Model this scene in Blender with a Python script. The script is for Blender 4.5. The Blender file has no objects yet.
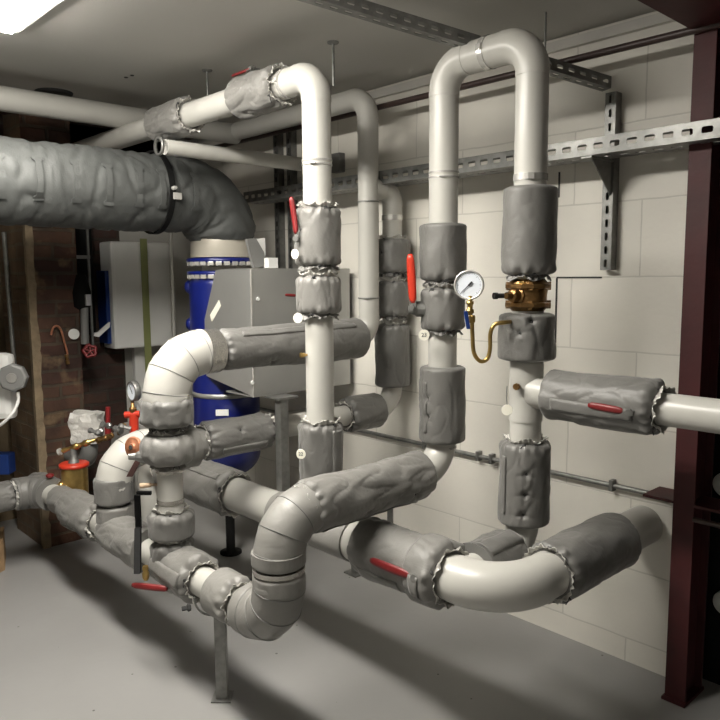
import bpy, bmesh, math, random
from mathutils import Vector, Matrix, noise
random.seed(7)
V = Vector; PI = math.pi
scene = bpy.context.scene
COL = scene.collection

# ------------------------------------------------------------------ camera
F = 720.0; TH = math.atan(84 / 720); AZ = math.radians(46.9); H = 1.52; RO = math.radians(.4)
cR, sR = math.cos(RO), math.sin(RO)
cT, sT, cA, sA = math.cos(TH), math.sin(TH), math.cos(AZ), math.sin(AZ)
cam = bpy.data.cameras.new('camera'); cam.sensor_width = 36; cam.lens = 36; cam.clip_start = 0.05
co = bpy.data.objects.new('camera', cam); COL.objects.link(co)
co.location = (0, 0, H); co.rotation_euler = (Matrix.Rotation(AZ - PI / 2, 3, 'Z') @ Matrix.Rotation(PI / 2 - TH, 3, 'X') @ Matrix.Rotation(-RO, 3, 'Z')).to_euler()
scene.camera = co
TOCAM = V((-cA, -sA, 0)); LEFT = V((-sA, cA, 0)); UP = V((0, 0, 1))

def ray(px, py):
    a = (px - 360) / F; b = (360 - py) / F; r = a * cR + b * sR; u = b * cR - a * sR
    fw = cT + u * sT
    return V((fw * cA + r * sA, fw * sA - r * cA, u * cT - sT))
def at(px, py, X=None, Y=None, Z=None, D=None):      # survey helper: a point on a known plane of the room
    d = ray(px, py)
    if X is not None: t = X / d.x
    elif Y is not None: t = Y / d.y
    elif Z is not None: t = (Z - H) / d.z
    else: t = D / (d.x * cA + d.y * sA)
    return V((0, 0, H)) + d * t
def proj(p):
    z = p[2] - H; fh = p[0] * cA + p[1] * sA; r = p[0] * sA - p[1] * cA
    dep = fh * cT - z * sT
    a, b = r / dep, (z * cT + fh * sT) / dep
    return 360 + F * (a * cR - b * sR), 360 - F * (a * sR + b * cR)
def zpy(X, Y, py):
    lo, hi = -1.0, 4.0
    for _ in range(40):
        m = (lo + hi) / 2
        if proj((X, Y, m))[1] > py: lo = m
        else: hi = m
    return (lo + hi) / 2
def along(a, b, px=None, py=None):                     # the point of line a-b that stands at that column / row
    a, b = V(a), V(b); lo, hi = -0.5, 1.5
    f = lambda t: (proj(a.lerp(b, t))[0] - px) if px is not None else (proj(a.lerp(b, t))[1] - py)
    fl = f(lo)
    for _ in range(50):
        m = (lo + hi) / 2
        if (f(m) > 0) == (fl > 0): lo = m
        else: hi = m
    return a.lerp(b, (lo + hi) / 2)

# ------------------------------------------------------------------ materials
def mat(name, col, rough=0.5, metal=0.0, var=0.0, vscale=6, bump=0.0, bscale=40, spec=0.5, emit=None, sheen=0.0, wrinkle=0.0, coat=0.0, wscale=9, detail=4, alpha=None):
    m = bpy.data.materials.new(name); m.use_nodes = True
    nt = m.node_tree; N = nt.nodes; L = nt.links; b = N['Principled BSDF']
    b.inputs['Base Color'].default_value = (*col, 1); b.inputs['Roughness'].default_value = rough
    b.inputs['Metallic'].default_value = metal
    b.inputs['Specular IOR Level'].default_value = spec
    b.inputs['Sheen Weight'].default_value = sheen; b.inputs['Coat Weight'].default_value = coat
    tc = N.new('ShaderNodeTexCoord')
    if var:
        n = N.new('ShaderNodeTexNoise'); n.inputs['Scale'].default_value = vscale; n.inputs['Detail'].default_value = detail
        L.new(tc.outputs['Object'], n.inputs['Vector'])
        r = N.new('ShaderNodeMapRange'); r.inputs[1].default_value = .3; r.inputs[2].default_value = .7
        r.inputs[3].default_value = 1 - var; r.inputs[4].default_value = 1 + var * .5
        L.new(n.outputs['Fac'], r.inputs[0])
        x = N.new('ShaderNodeVectorMath'); x.operation = 'SCALE'; x.inputs[0].default_value = col
        L.new(r.outputs[0], x.inputs['Scale']); L.new(x.outputs[0], b.inputs['Base Color'])
    last = None
    if wrinkle:
        n = N.new('ShaderNodeTexNoise'); n.inputs['Scale'].default_value = wscale; n.inputs['Detail'].default_value = 3
        n.inputs['Distortion'].default_value = 1.2
        L.new(tc.outputs['Object'], n.inputs['Vector'])
        bp = N.new('ShaderNodeBump'); bp.inputs['Strength'].default_value = wrinkle; bp.inputs['Distance'].default_value = .03
        L.new(n.outputs['Fac'], bp.inputs['Height']); last = bp
    if bump:
        n = N.new('ShaderNodeTexNoise'); n.inputs['Scale'].default_value = bscale; n.inputs['Detail'].default_value = 6
        L.new(tc.outputs['Object'], n.inputs['Vector'])
        bp = N.new('ShaderNodeBump'); bp.inputs['Strength'].default_value = bump; bp.inputs['Distance'].default_value = .01
        L.new(n.outputs['Fac'], bp.inputs['Height'])
        if last: L.new(last.outputs[0], bp.inputs['Normal'])
        last = bp
    if last: L.new(last.outputs[0], b.inputs['Normal'])
    if emit:
        b.inputs['Emission Color'].default_value = (*emit[0], 1); b.inputs['Emission Strength'].default_value = emit[1]
    return m

def brickmat(name, c1, c2, mortar, bw, bh, ms, axes, off, bump=.4, rough=.75, stain=None, offset=.5, smooth=.1):
    m = bpy.data.materials.new(name); m.use_nodes = True
    nt = m.node_tree; N = nt.nodes; L = nt.links; b = N['Principled BSDF']; b.inputs['Roughness'].default_value = rough
    g = N.new('ShaderNodeNewGeometry'); sp = N.new('ShaderNodeSeparateXYZ'); L.new(g.outputs['Position'], sp.inputs[0])
    cb = N.new('ShaderNodeCombineXYZ')
    for i, ax in enumerate(axes):
        ad = N.new('ShaderNodeMath'); ad.operation = 'ADD'; ad.inputs[1].default_value = off[i]
        L.new(sp.outputs[ax], ad.inputs[0]); L.new(ad.outputs[0], cb.inputs[i])
    # slightly wandering joints
    nz = N.new('ShaderNodeTexNoise'); nz.inputs['Scale'].default_value = 7; L.new(cb.outputs[0], nz.inputs['Vector'])
    sc = N.new('ShaderNodeVectorMath'); sc.operation = 'MULTIPLY_ADD'; sc.inputs[1].default_value = (smooth * .1,) * 3
    L.new(nz.outputs['Color'], sc.inputs[0]); L.new(cb.outputs[0], sc.inputs[2])
    bt = N.new('ShaderNodeTexBrick'); L.new(sc.outputs[0], bt.inputs['Vector'])
    bt.inputs['Scale'].default_value = 1; bt.inputs['Brick Width'].default_value = bw; bt.inputs['Row Height'].default_value = bh
    bt.inputs['Mortar Size'].default_value = ms; bt.inputs['Mortar Smooth'].default_value = .3; bt.inputs['Bias'].default_value = 0
    bt.offset = offset
    bt.inputs['Color1'].default_value = (*c1, 1); bt.inputs['Color2'].default_value = (*c2, 1); bt.inputs['Mortar'].default_value = (*mortar, 1)
    n = N.new('ShaderNodeTexNoise'); n.inputs['Scale'].default_value = 3 if stain is None else 5; n.inputs['Detail'].default_value = 8
    L.new(g.outputs['Position'], n.inputs['Vector'])
    r = N.new('ShaderNodeMapRange'); r.inputs[1].default_value = .3; r.inputs[2].default_value = .7
    r.inputs[3].default_value = .93 if stain is None else .45; r.inputs[4].default_value = 1.04 if stain is None else 1.4
    L.new(n.outputs['Fac'], r.inputs[0])
    x = N.new('ShaderNodeVectorMath'); x.operation = 'SCALE'; L.new(bt.outputs['Color'], x.inputs[0]); L.new(r.outputs[0], x.inputs['Scale'])
    out = x.outputs[0]
    if stain:
        n2 = N.new('ShaderNodeTexNoise'); n2.inputs['Scale'].default_value = 9; n2.inputs['Detail'].default_value = 6
        L.new(g.outputs['Position'], n2.inputs['Vector'])
        r2 = N.new('ShaderNodeMapRange'); r2.inputs[1].default_value = .58; r2.inputs[2].default_value = .72; L.new(n2.outputs['Fac'], r2.inputs[0])
        mx = N.new('ShaderNodeMix'); mx.data_type = 'RGBA'; L.new(r2.outputs[0], mx.inputs[0]); L.new(out, mx.inputs[6]); mx.inputs[7].default_value = (*stain, 1)
        out = mx.outputs[2]
    L.new(out, b.inputs['Base Color'])
    n3 = N.new('ShaderNodeTexNoise'); n3.inputs['Scale'].default_value = 45; n3.inputs['Detail'].default_value = 5; L.new(g.outputs['Position'], n3.inputs['Vector'])
    ma = N.new('ShaderNodeMath'); ma.operation = 'MULTIPLY_ADD'; ma.inputs[1].default_value = -1.0; L.new(bt.outputs['Fac'], ma.inputs[0])
    mb_ = N.new('ShaderNodeMath'); mb_.operation = 'MULTIPLY'; mb_.inputs[1].default_value = .35; L.new(n3.outputs['Fac'], mb_.inputs[0]); L.new(mb_.outputs[0], ma.inputs[2])
    bp = N.new('ShaderNodeBump'); bp.inputs['Strength'].default_value = bump; bp.inputs['Distance'].default_value = .008
    L.new(ma.outputs[0], bp.inputs['Height']); L.new(bp.outputs[0], b.inputs['Normal'])
    return m

M = dict(
    pipe=mat('white_painted_pipe', (.47, .462, .43), .34, var=.06, vscale=5, bump=.03, bscale=20),
    jacket=mat('grey_jacket_cloth', (.138, .135, .127), .48, var=.10, vscale=7, bump=.12, bscale=220, sheen=.15, wrinkle=.10, wscale=10),
    jacketlight=mat('pale_jacket_cloth', (.178, .173, .162), .5, var=.10, vscale=7, bump=.12, bscale=200, sheen=.1, wrinkle=.10, wscale=11),
    wrap=mat('pale_wrap', (.225, .219, .205), .45, var=.08, vscale=6, bump=.05, bscale=90, wrinkle=.15),
    clad=mat('white_cladding', (.44, .43, .40), .3, var=.04, bump=.03),
    frill=mat('silvery_frill', (.58, .565, .53), .32, metal=.25, var=.3, vscale=45, bump=.4, bscale=70, wrinkle=.5, wscale=40),
    duct=mat('duct_lagging', (.056, .059, .057), .68, var=.12, vscale=5, bump=.12, bscale=150, wrinkle=.15, wscale=7),
    foil=mat('foil', (.6, .58, .54), .25, metal=.9, bump=.4, bscale=60, var=.15),
    steel=mat('stainless', (.68, .67, .64), .25, metal=.6, bump=.1, bscale=60),
    galv=mat('galvanised', (.24, .24, .23), .45, metal=.7, var=.25, vscale=30, bump=.08),
    sheet=mat('sheet_metal', (.40, .40, .385), .42, metal=.6, var=.1, vscale=3, bump=.03),
    string=mat('dark_cord', (.03, .03, .03), .7),
    black=mat('black_paint', (.005, .005, .005), .7, spec=.15, bump=.1),
    red=mat('red_grip', (.17, .009, .010), .45, var=.15, vscale=20),
    redbright=mat('red_orange_grip', (.50, .035, .015), .35, var=.1, vscale=20),
    brass=mat('brass', (.50, .34, .12), .28, metal=.9, var=.25, vscale=25, bump=.15),
    bronze=mat('bronze', (.27, .155, .06), .33, metal=.85, var=.35, vscale=30, bump=.3, bscale=60),
    copper=mat('rusty_copper', (.42, .17, .09), .5, metal=.4, var=.35, vscale=40, bump=.3),
    blue=mat('blue_paint', (.005, .011, .12), .32, var=.15, bump=.05, coat=.3),
    bluep=mat('blue_plastic', (.006, .03, .16), .4, var=.05),
    white=mat('white_plastic', (.72, .72, .70), .35, var=.04),
    tagm=mat('tag_white', (.85, .83, .72), .4, var=.03),
    dial=mat('dial_face', (.70, .74, .80), .3, var=.02),
    ink=mat('ink', (.01, .01, .015), .5),
    tan=mat('tan_peg', (.46, .33, .22), .55, var=.2, vscale=30),
    greyp=mat('grey_plastic', (.17, .17, .165), .45, var=.05),
    brown=mat('brown_painted_pipe', (.050, .030, .026), .4, var=.2, vscale=20),
    column=mat('oxide_steel', (.055, .006, .007), .6, var=.3, vscale=7, bump=.15, bscale=30),
    tape=mat('green_tape', (.24, .26, .10), .5, var=.08),
    plaster=mat('grey_plaster', (.42, .41, .38), .8, var=.12, vscale=3, bump=.2, bscale=20),
    ceil=mat('ceiling_paint', (.54, .53, .50), .75, var=.06, vscale=1.3, bump=.08, bscale=30),
    beamc=mat('ceiling_trim', (.62, .60, .56), .6, var=.06),
    timber=mat('timber', (.40, .26, .14), .7, var=.3, vscale=12, bump=.3),
    card=mat('crumpled_foil_board', (.56, .55, .52), .5, var=.2, vscale=15, bump=.6, bscale=25, wrinkle=.6),
    lamp=mat('lamp_diffuser', (.9, .9, .88), .4, emit=((1, .955, .87), 90)),
)
# floor paint: grey with scuffs and specks
def floor_mat():
    m = mat('floor_paint', (.27, .266, .26), .38, var=.10, vscale=1.6, bump=.05, bscale=25, detail=8)
    nt = m.node_tree; N = nt.nodes; L = nt.links; b = N['Principled BSDF']
    src = b.inputs['Base Color'].links[0].from_socket
    g = N.new('ShaderNodeNewGeometry'); vo = N.new('ShaderNodeTexVoronoi'); vo.inputs['Scale'].default_value = 7; L.new(g.outputs['Position'], vo.inputs['Vector'])
    lt = N.new('ShaderNodeMath'); lt.operation = 'LESS_THAN'; lt.inputs[1].default_value = .035; L.new(vo.outputs['Distance'], lt.inputs[0])
    mx = N.new('ShaderNodeMix'); mx.data_type = 'RGBA'; mx.inputs[7].default_value = (.08, .075, .07, 1)
    L.new(lt.outputs[0], mx.inputs[0]); L.new(src, mx.inputs[6]); L.new(mx.outputs[2], b.inputs['Base Color'])
    n = N.new('ShaderNodeTexNoise'); n.inputs['Scale'].default_value = 4; n.inputs['Detail'].default_value = 6; L.new(g.outputs['Position'], n.inputs['Vector'])
    r = N.new('ShaderNodeMapRange'); r.inputs[3].default_value = .28; r.inputs[4].default_value = .5; L.new(n.outputs['Fac'], r.inputs[0]); L.new(r.outputs[0], b.inputs['Roughness'])
    return m
M['floor'] = floor_mat()
M['block'] = brickmat('painted_blockwork', (.76, .735, .67), (.74, .71, .645), (.60, .575, .52), .56, .2826, .0035, (1, 2), (-.14, -.102), bump=.35, rough=.55)
M['brick'] = brickmat('old_brick', (.055, .020, .013), (.085, .042, .024), (.07, .05, .033), .225, .078, .010, (0, 2), (.05, 0), bump=.9, stain=(.15, .10, .055), smooth=.25)
M['brickdark'] = brickmat('dark_brick', (.04, .018, .014), (.06, .03, .02), (.04, .03, .022), .225, .078, .010, (0, 2), (.0, .03), bump=.9, stain=(.05, .035, .03), smooth=.25)
M['bricky'] = brickmat('old_brick_return', (.10, .062, .035), (.12, .078, .045), (.11, .085, .055), .225, .078, .010, (1, 2), (.0, 0), bump=.9, stain=(.12, .08, .05), smooth=.25)

# ------------------------------------------------------------------ mesh helpers
class MB:
    def __init__(s): s.v = []; s.f = []; s.sm = []
    def add(s, vs, fs, smooth=True):
        n = len(s.v); s.v += [V(p) for p in vs]; s.f += [tuple(i + n for i in f) for f in fs]; s.sm += [smooth] * len(fs); return s
    def sweep(s, pts, rf, n=48, u0=None, caps=True, smooth=True, closed=False, ang=None):
        P = [V(p) for p in pts]; k = len(P); T = []
        for i in range(k):
            if closed: t = P[(i + 1) % k] - P[i - 1]
            else: t = P[min(i + 1, k - 1)] - P[max(i - 1, 0)]
            T.append(t.normalized())
        u = V(u0) if u0 is not None else (TOCAM if abs(TOCAM.dot(T[0])) < .9 else UP)
        vs = []; fs = []
        for i in range(k):
            u = (u - T[i] * u.dot(T[i]))
            if u.length < 1e-5: u = T[i].orthogonal()
            u.normalize(); w = T[i].cross(u)
            for j in range(n):
                a = 2 * PI * j / n
                r = rf(i, a) if callable(rf) else rf
                dz = 0
                if isinstance(r, tuple): r, dz = r
                vs.append(P[i] + (u * math.cos(a) + w * math.sin(a)) * r + T[i] * dz)
        for i in range(k if closed else k - 1):
            for j in range(n):
                a, b = i * n + j, i * n + (j + 1) % n; c, d = ((i + 1) % k) * n + (j + 1) % n, ((i + 1) % k) * n + j
                fs.append((a, b, c, d))
        s.add(vs, fs, smooth)
        if caps and not closed:
            s.add([vs[j] for j in range(n)], [tuple(range(n))[::-1]], False); s.add([vs[(k - 1) * n + j] for j in range(n)], [tuple(range(n))], False)
        return s
    def tube(s, a, b, r, n=32, caps=True, smooth=True, r2=None):
        a, b = V(a), V(b)
        return s.sweep([a, b], (lambda i, t: r if i == 0 else (r2 if r2 is not None else r)), n, caps=caps, smooth=smooth)
    def lathe(s, a, ax, prof, n=32, smooth=True, caps=True):      # prof: (distance along axis, radius)
        a = V(a); ax = V(ax).normalized(); u = TOCAM if abs(TOCAM.dot(ax)) < .9 else UP
        u = (u - ax * u.dot(ax)).normalized(); w = ax.cross(u); vs = []; fs = []
        for d, r in prof:
            for j in range(n):
                t = 2 * PI * j / n; vs.append(a + ax * d + (u * math.cos(t) + w * math.sin(t)) * r)
        for i in range(len(prof) - 1):
            for j in range(n): fs.append((i * n + j, i * n + (j + 1) % n, (i + 1) * n + (j + 1) % n, (i + 1) * n + j))
        s.add(vs, fs, smooth)
        if caps:
            k = len(prof); s.add(vs[:n], [tuple(range(n))[::-1]], False); s.add(vs[(k - 1) * n:], [tuple(range(n))], False)
        return s
    def box(s, c, x, y, z, hx, hy, hz, bev=0.0):
        c = V(c); x, y, z = V(x).normalized(), V(y).normalized(), V(z).normalized()
        bm = bmesh.new(); bmesh.ops.create_cube(bm, size=2)
        for v in bm.verts: v.co = V((v.co.x * hx, v.co.y * hy, v.co.z * hz))
        if bev: bmesh.ops.bevel(bm, geom=bm.edges[:], offset=bev, segments=2, affect='EDGES', profile=.6)
        bm.verts.ensure_lookup_table()
        s.add([c + x * v.co.x + y * v.co.y + z * v.co.z for v in bm.verts], [tuple(v.index for v in f.verts) for f in bm.faces], False); bm.free()
        return s
    def prism(s, pts, d):            # planar outline extruded by vector d
        n = len(pts); P = [V(p) for p in pts]; d = V(d)
        s.add(P + [p + d for p in P], [tuple(range(n))[::-1], tuple(range(n, 2 * n))] + [(i, (i + 1) % n, n + (i + 1) % n, n + i) for i in range(n)], False)
        return s

ORG = {}
def finish(o, m):
    o.data.materials.append(m)
def obj(name, mb, m, parent=None, bevel=0, solid=0, weld=False, origin=None):
    if parent is not None: base = ORG[parent.name]
    else:
        base = V(origin) if origin is not None else V(((min(v.x for v in mb.v) + max(v.x for v in mb.v)) / 2, (min(v.y for v in mb.v) + max(v.y for v in mb.v)) / 2, min(v.z for v in mb.v)))
    me = bpy.data.meshes.new(name); me.from_pydata([v - base for v in mb.v], [], mb.f)
    me.polygons.foreach_set('use_smooth', mb.sm); me.validate(); me.update()
    bm = bmesh.new(); bm.from_mesh(me)
    if weld: bmesh.ops.remove_doubles(bm, verts=bm.verts[:], dist=1e-5)
    bmesh.ops.recalc_face_normals(bm, faces=bm.faces[:]); bm.to_mesh(me); bm.free()
    me.materials.append(m)
    o = bpy.data.objects.new(name, me); COL.objects.link(o)
    if parent is not None: o.parent = parent
    else: o.location = base
    ORG[o.name] = base
    if bevel:
        md = o.modifiers.new('bevel', 'BEVEL'); md.width = bevel; md.segments = 2; md.limit_method = 'ANGLE'
    if solid:
        md = o.modifiers.new('solid', 'SOLIDIFY'); md.thickness = solid; md.offset = 0
    return o
def thing(name, label, cat, loc, group=None):
    o = bpy.data.objects.new(name, None); COL.objects.link(o); o.location = loc; o.empty_display_size = .05
    ORG[o.name] = V(loc); o['label'] = label; o['category'] = cat
    if group: o['group'] = group
    return o
def tag(o, label, cat, group=None):
    o['label'] = label; o['category'] = cat
    if group: o['group'] = group
    return o
def struct(name, mb, m, **k):
    o = obj(name, mb, m, **k); o['kind'] = 'structure'; return o

def line(a, b, step=.006):
    a, b = V(a), V(b); n = max(2, int((b - a).length / step)); return [a.lerp(b, i / n) for i in range(n + 1)]
def arc_pts(p, d1, d2, R, n=16):    # corner p, arriving along d1, leaving along d2 (perpendicular)
    c = p - d1 * R + d2 * R
    return [c - d2 * R * math.cos(t) + d1 * R * math.sin(t) for t in [PI / 2 * i / n for i in range(n + 1)]]
def bez(pts, n=10):                 # smooth catmull-rom through points
    P = [V(p) for p in pts]; P = [P[0] * 2 - P[1]] + P + [P[-1] * 2 - P[-2]]; out = []
    for i in range(1, len(P) - 2):
        for k in range(n):
            t = k / n; a, b, c, d = P[i - 1:i + 3]
            out.append(.5 * ((2 * b) + (c - a) * t + (2 * a - 5 * b + 4 * c - d) * t * t + (3 * b - a - 3 * c + d) * t ** 3))
    out.append(P[-2]); return out

# pipe run: straight pipes and elbows as parts
def run(name, label, nodes, r, R, mt=None, skip=(), cat='pipe', caps=True):
    mt = mt or M['pipe']; P = [V(p) for p in nodes]
    root = thing(name, label, cat, min(P, key=lambda p: p.z))
    Rs = R if isinstance(R, (list, tuple)) else [R] * (len(P) - 2)
    for i in range(len(P) - 1):
        a, b = P[i], P[i + 1]; d = (b - a).normalized()
        if i > 0: a = a + d * Rs[i - 1]
        if i < len(P) - 2: b = b - d * Rs[i]
        if (b - a).length > .01 and i not in skip: obj('pipe_length', MB().tube(a, b, r, 40), mt, root)
    for i in range(1, len(P) - 1):
        d1 = (P[i] - P[i - 1]).normalized(); d2 = (P[i + 1] - P[i]).normalized()
        if Rs[i - 1] > .02:
            q = arc_pts(P[i], d1, d2, Rs[i - 1], 18)
            q = [q[0] - d1 * .012] + q + [q[-1] + d2 * .012]
            obj('elbow', MB().sweep(q, r * 1.03, 40), mt, root)
    return root

def ring(parent, c, ax, r, w, mt, name='clamp_band', th=.003, screw=True):
    c = V(c); ax = V(ax).normalized()
    mb = MB().lathe(c - ax * w / 2, ax, [(0, r), (0, r + th), (w, r + th), (w, r)], 48, smooth=False, caps=False)
    for i in range(len(mb.sm)): mb.sm[i] = False
    if screw:
        u = TOCAM + LEFT * .2 + UP * .1; u = (u - ax * u.dot(ax)).normalized(); t = ax.cross(u)
        mb.box(c + u * (r + th + .003), ax, t, u, w * .45, .010, .004, .001)
    return obj(name, mb, mt, parent)

seedc = [0]
def fold(p, s): return noise.noise(p * s)
def jacket(label, path, rp, ro, ends='gg', mt=None, amp=1.0, puckers=(), flap=None, taper=None, name='insulation_jacket', group=None, frill=.016, shoulder=.030, ripple=1.0, cord=True, crease=1.0, hem=False):
    """A quilted removable jacket round a pipe; g gathered end with frill, r turned-in end, n plain end."""
    mt = mt or M['jacket']
    P = [V(p) for p in path]
    if len(P) == 2: P = line(P[0], P[1], .005)
    k = len(P); S = [0]
    for i in range(1, k): S.append(S[-1] + (P[i] - P[i - 1]).length)
    Ltot = S[-1]; seedc[0] += 1; sd = V((seedc[0] * 3.7, seedc[0] * 1.9, 0)); rn = rp + .006
    rnd = random.Random(seedc[0]); ph = [rnd.uniform(0, 6.28) for _ in range(8)]
    kk = [rnd.randint(7, 10), rnd.randint(13, 17)]
    ss = lambda x: max(0, min(1, x)) ** 2 * (3 - 2 * max(0, min(1, x)))
    def rad(i, a):
        s = S[i]; t = s / Ltot; base = ro
        if taper: base = ro * (taper[0] + (taper[1] - taper[0]) * t)
        ca, sa = math.cos(a), math.sin(a)
        n1 = noise.noise(V((ca * 1.3, sa * 1.3, s * 7)) + sd) * .005
        n2 = noise.noise(V((ca * 2.5 + s * 6, sa * 2.5, s * 16)) + sd * 2)
        n3 = (abs(noise.noise(V((ca * 1.8 - s * 4, sa * 1.8 + s * 3, s * 6)) + sd * 3)))
        n4 = (abs(noise.noise(V((ca * 3 + s * 7, sa * 3, s * 8)) + sd * 4)))
        r = base + amp * (n1 + n2 * .003 - (max(0, .10 - n3) ** 1.5 * .085 + max(0, .06 - n4) ** 1.5 * .10) * crease)
        for (pt, pa) in puckers:
            da = (a - pa + PI) % (2 * PI) - PI; dx = da * ro; dy = s - pt * Ltot; dd = math.hypot(dx, dy)
            if dd < .06:
                th = math.atan2(dy, dx)
                r -= .014 * math.exp(-(dd / .011) ** 2) + .0045 * max(0, math.sin(th * 5 + ph[0])) * math.exp(-(dd / .035) ** 2) * min(1, dd / .01)
        for e, d in ((ends[0], s), (ends[1], Ltot - s)):
            if e == 'g':
                q = d / shoulder
                if q < 1.6:
                    rr = ripple * math.exp(-(q / .8) ** 2) * (.0055 * math.sin(kk[0] * a + ph[1]) + .004 * math.sin(kk[1] * a + ph[2]) + .003 * math.sin(5 * a + ph[3]))
                    f = math.sqrt(max(0, 1 - (1 - min(1, q)) ** 2))
                    f = .12 + .88 * f
                    r = rn + (r - rn) * f + rr * min(1, .5 + q)
                    r = max(r, rp + .002)
            elif e == 'r':
                q = d / .014
                if q < 1: r = rn + (r - rn) * (.45 + .55 * math.sqrt(1 - (1 - q) ** 2))
        return r
    u0 = None
    mb = MB().sweep(P, rad, 96, caps=False)
    # closing discs at plain / turned-in ends down to the pipe
    for idx, e in ((0, ends[0]), (k - 1, ends[1])):
        T = (P[1] - P[0]).normalized() if idx == 0 else (P[-1] - P[-2]).normalized()
        ring0 = mb.v[idx * 96: idx * 96 + 96]
        inner = [P[idx] + (v - P[idx]).normalized() * (rp * .9) for v in ring0]
        mb.add(ring0 + inner, [(j, (j + 1) % 96, 96 + (j + 1) % 96, 96 + j) for j in range(96)], True)
    o = obj(name, mb, mt); tag(o, label, 'pipe insulation jacket', group)
    # sub pieces
    for idx, e in ((0, ends[0]), (k - 1, ends[1])):
        if e != 'g': continue
        T = (P[0] - P[1]).normalized() if idx == 0 else (P[-1] - P[-2]).normalized()
        u = TOCAM if abs(TOCAM.dot(T)) < .9 else UP
        u = (u - T * u.dot(T)).normalized(); w = T.cross(u)
        vs = []; fs = []; nn = 144; mrows = 6; f1 = rnd.randint(9, 13); f2 = rnd.randint(19, 25)
        for q in range(mrows):
            t = q / (mrows - 1)
            for j in range(nn):
                a = 2 * PI * j / nn
                wv = .5 * math.sin(f1 * a + ph[4] + t * 1.2) + .5 * math.sin(f2 * a + ph[5]) + .6 * noise.noise(V((math.cos(a) * 3, math.sin(a) * 3, t * 2)) + sd)
                r = rn + .001 + t * .012 + wv * .0075 * t ** .7
                ax = t * frill * (1 + .45 * math.sin(f1 * a * .5 + ph[6]) + .35 * noise.noise(V((math.cos(a) * 4, math.sin(a) * 4, 0)) + sd))
                vs.append(P[idx] + T * (ax - .003) + (u * math.cos(a) + w * math.sin(a)) * max(r, rp + .001))
        for q in range(mrows - 1):
            for j in range(nn): fs.append((q * nn + j, q * nn + (j + 1) % nn, (q + 1) * nn + (j + 1) % nn, (q + 1) * nn + j))
        obj('frill', MB().add(vs, fs), mt if (idx == 0 and abs(T.z) > .9) else M['frill'], o, solid=.0015)  # lower frills on uprights take the darker cloth: underside shade put into colour
        if cord:
            pts = []
            for j in range(48):
                a = 2 * PI * j / 48; rr = rn + .006 + .002 * math.sin(9 * a)
                pts.append(P[idx] - T * .004 + (u * math.cos(a) + w * math.sin(a)) * rr)
            c = MB().sweep(pts, .0022, 6, closed=True)
            aa = rnd.uniform(-.9, .9); kp = P[idx] - T * .004 + (u * math.cos(aa) + w * math.sin(aa)) * (rn + .012)
            out = (kp - P[idx]).normalized(); side = T.cross(out)
            c.sweep([kp - side * .006, kp - side * .003, kp + side * .003, kp + side * .006], lambda i, t: (.003, .006, .006, .003)[i], 10)
            for sg in (-1, 1):
                c.sweep(bez([kp, kp + side * .008 * sg + out * .004 - UP * .004, kp + side * .013 * sg + out * .001 - UP * .014], 5), .0018, 6)
            obj('drawstring', c, M['string'], o)
    if flap:                                   # overlapping closing strip: (angle, half width)
        fa, fw = flap; vs = []; fs = []; i0 = min(k - 2, int(k * .06) + (6 if ends[0] != 'n' else 0)); i1 = k - 1 - i0; rows = 0
        u = None; ref = TOCAM if abs(TOCAM.dot((P[1] - P[0]).normalized())) < .9 else UP
        for i in range(k):
            T = (P[min(i + 1, k - 1)] - P[max(i - 1, 0)]).normalized(); ref = (ref - T * ref.dot(T)).normalized(); w = T.cross(ref)
            if i < i0 or i > i1 or (i - i0) % 2: continue
            rows += 1
            for q in range(7):
                a = fa + (q / 6 - .5) * 2 * fw; r = rad(i, a) + .003 * (1 if 0 < q < 6 else 0)
                vs.append(P[i] + (ref * math.cos(a) + w * math.sin(a)) * (r + .0012))
        for i in range(rows - 1):
            for q in range(6): fs.append((i * 7 + q, i * 7 + q + 1, (i + 1) * 7 + q + 1, (i + 1) * 7 + q))
        obj('closing_flap', MB().add(vs, fs), mt, o, solid=.002)
    for (pt, pa) in puckers:
        i = int(pt * (k - 1)); ref = TOCAM if abs(TOCAM.dot((P[1] - P[0]).normalized())) < .9 else UP
        for q in range(i + 1):
            T = (P[min(q + 1, k - 1)] - P[max(q - 1, 0)]).normalized(); ref = (ref - T * ref.dot(T)).normalized()
        w = T.cross(ref); dr = ref * math.cos(pa) + w * math.sin(pa); c = P[i] + dr * (rad(i, pa))
        obj('toggle', MB().lathe(c - dr * .004, dr, [(0, .003), (.002, .007), (.006, .007), (.008, .003)], 16), M['string'], o)
    return o

# lagged bend made of mitred gores
def gores(label, p, d1, d2, R, r, n, mt, ext=(0, 0), name='lagged_elbow', seam=None, cat='pipe insulation', seams=True):
    seam = seam or M['greyp']; p = V(p); d1 = V(d1); d2 = V(d2); q = arc_pts(p, d1, d2, R, n)
    pts = [q[0] - d1 * max(ext[0], .001)] + q + [q[-1] + d2 * max(ext[1], .001)]
    fine = []
    for i in range(len(pts) - 1):
        m_ = 5
        for j in range(m_): fine.append(pts[i].lerp(pts[i + 1], j / m_))
    fine.append(pts[-1])
    o = obj(name, MB().sweep(fine, lambda i, a: r + .0012 * noise.noise(V((math.cos(a) * 2, math.sin(a) * 2, i * .4))) - (.0012 if i % 5 == 0 else 0), 64), mt); tag(o, label, cat)
    if seams:
        for i in range(1, len(pts) - 1):
            T = (pts[i + 1] - pts[i - 1]).normalized(); u = T.orthogonal().normalized(); w = T.cross(u)
            c = MB().sweep([pts[i] + (u * math.cos(a) + w * math.sin(a)) * (r - .0004) for a in [2 * PI * j / 64 for j in range(64)]], .0014, 6, closed=True)
            obj('seam', c, seam, o)
    return o

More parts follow.
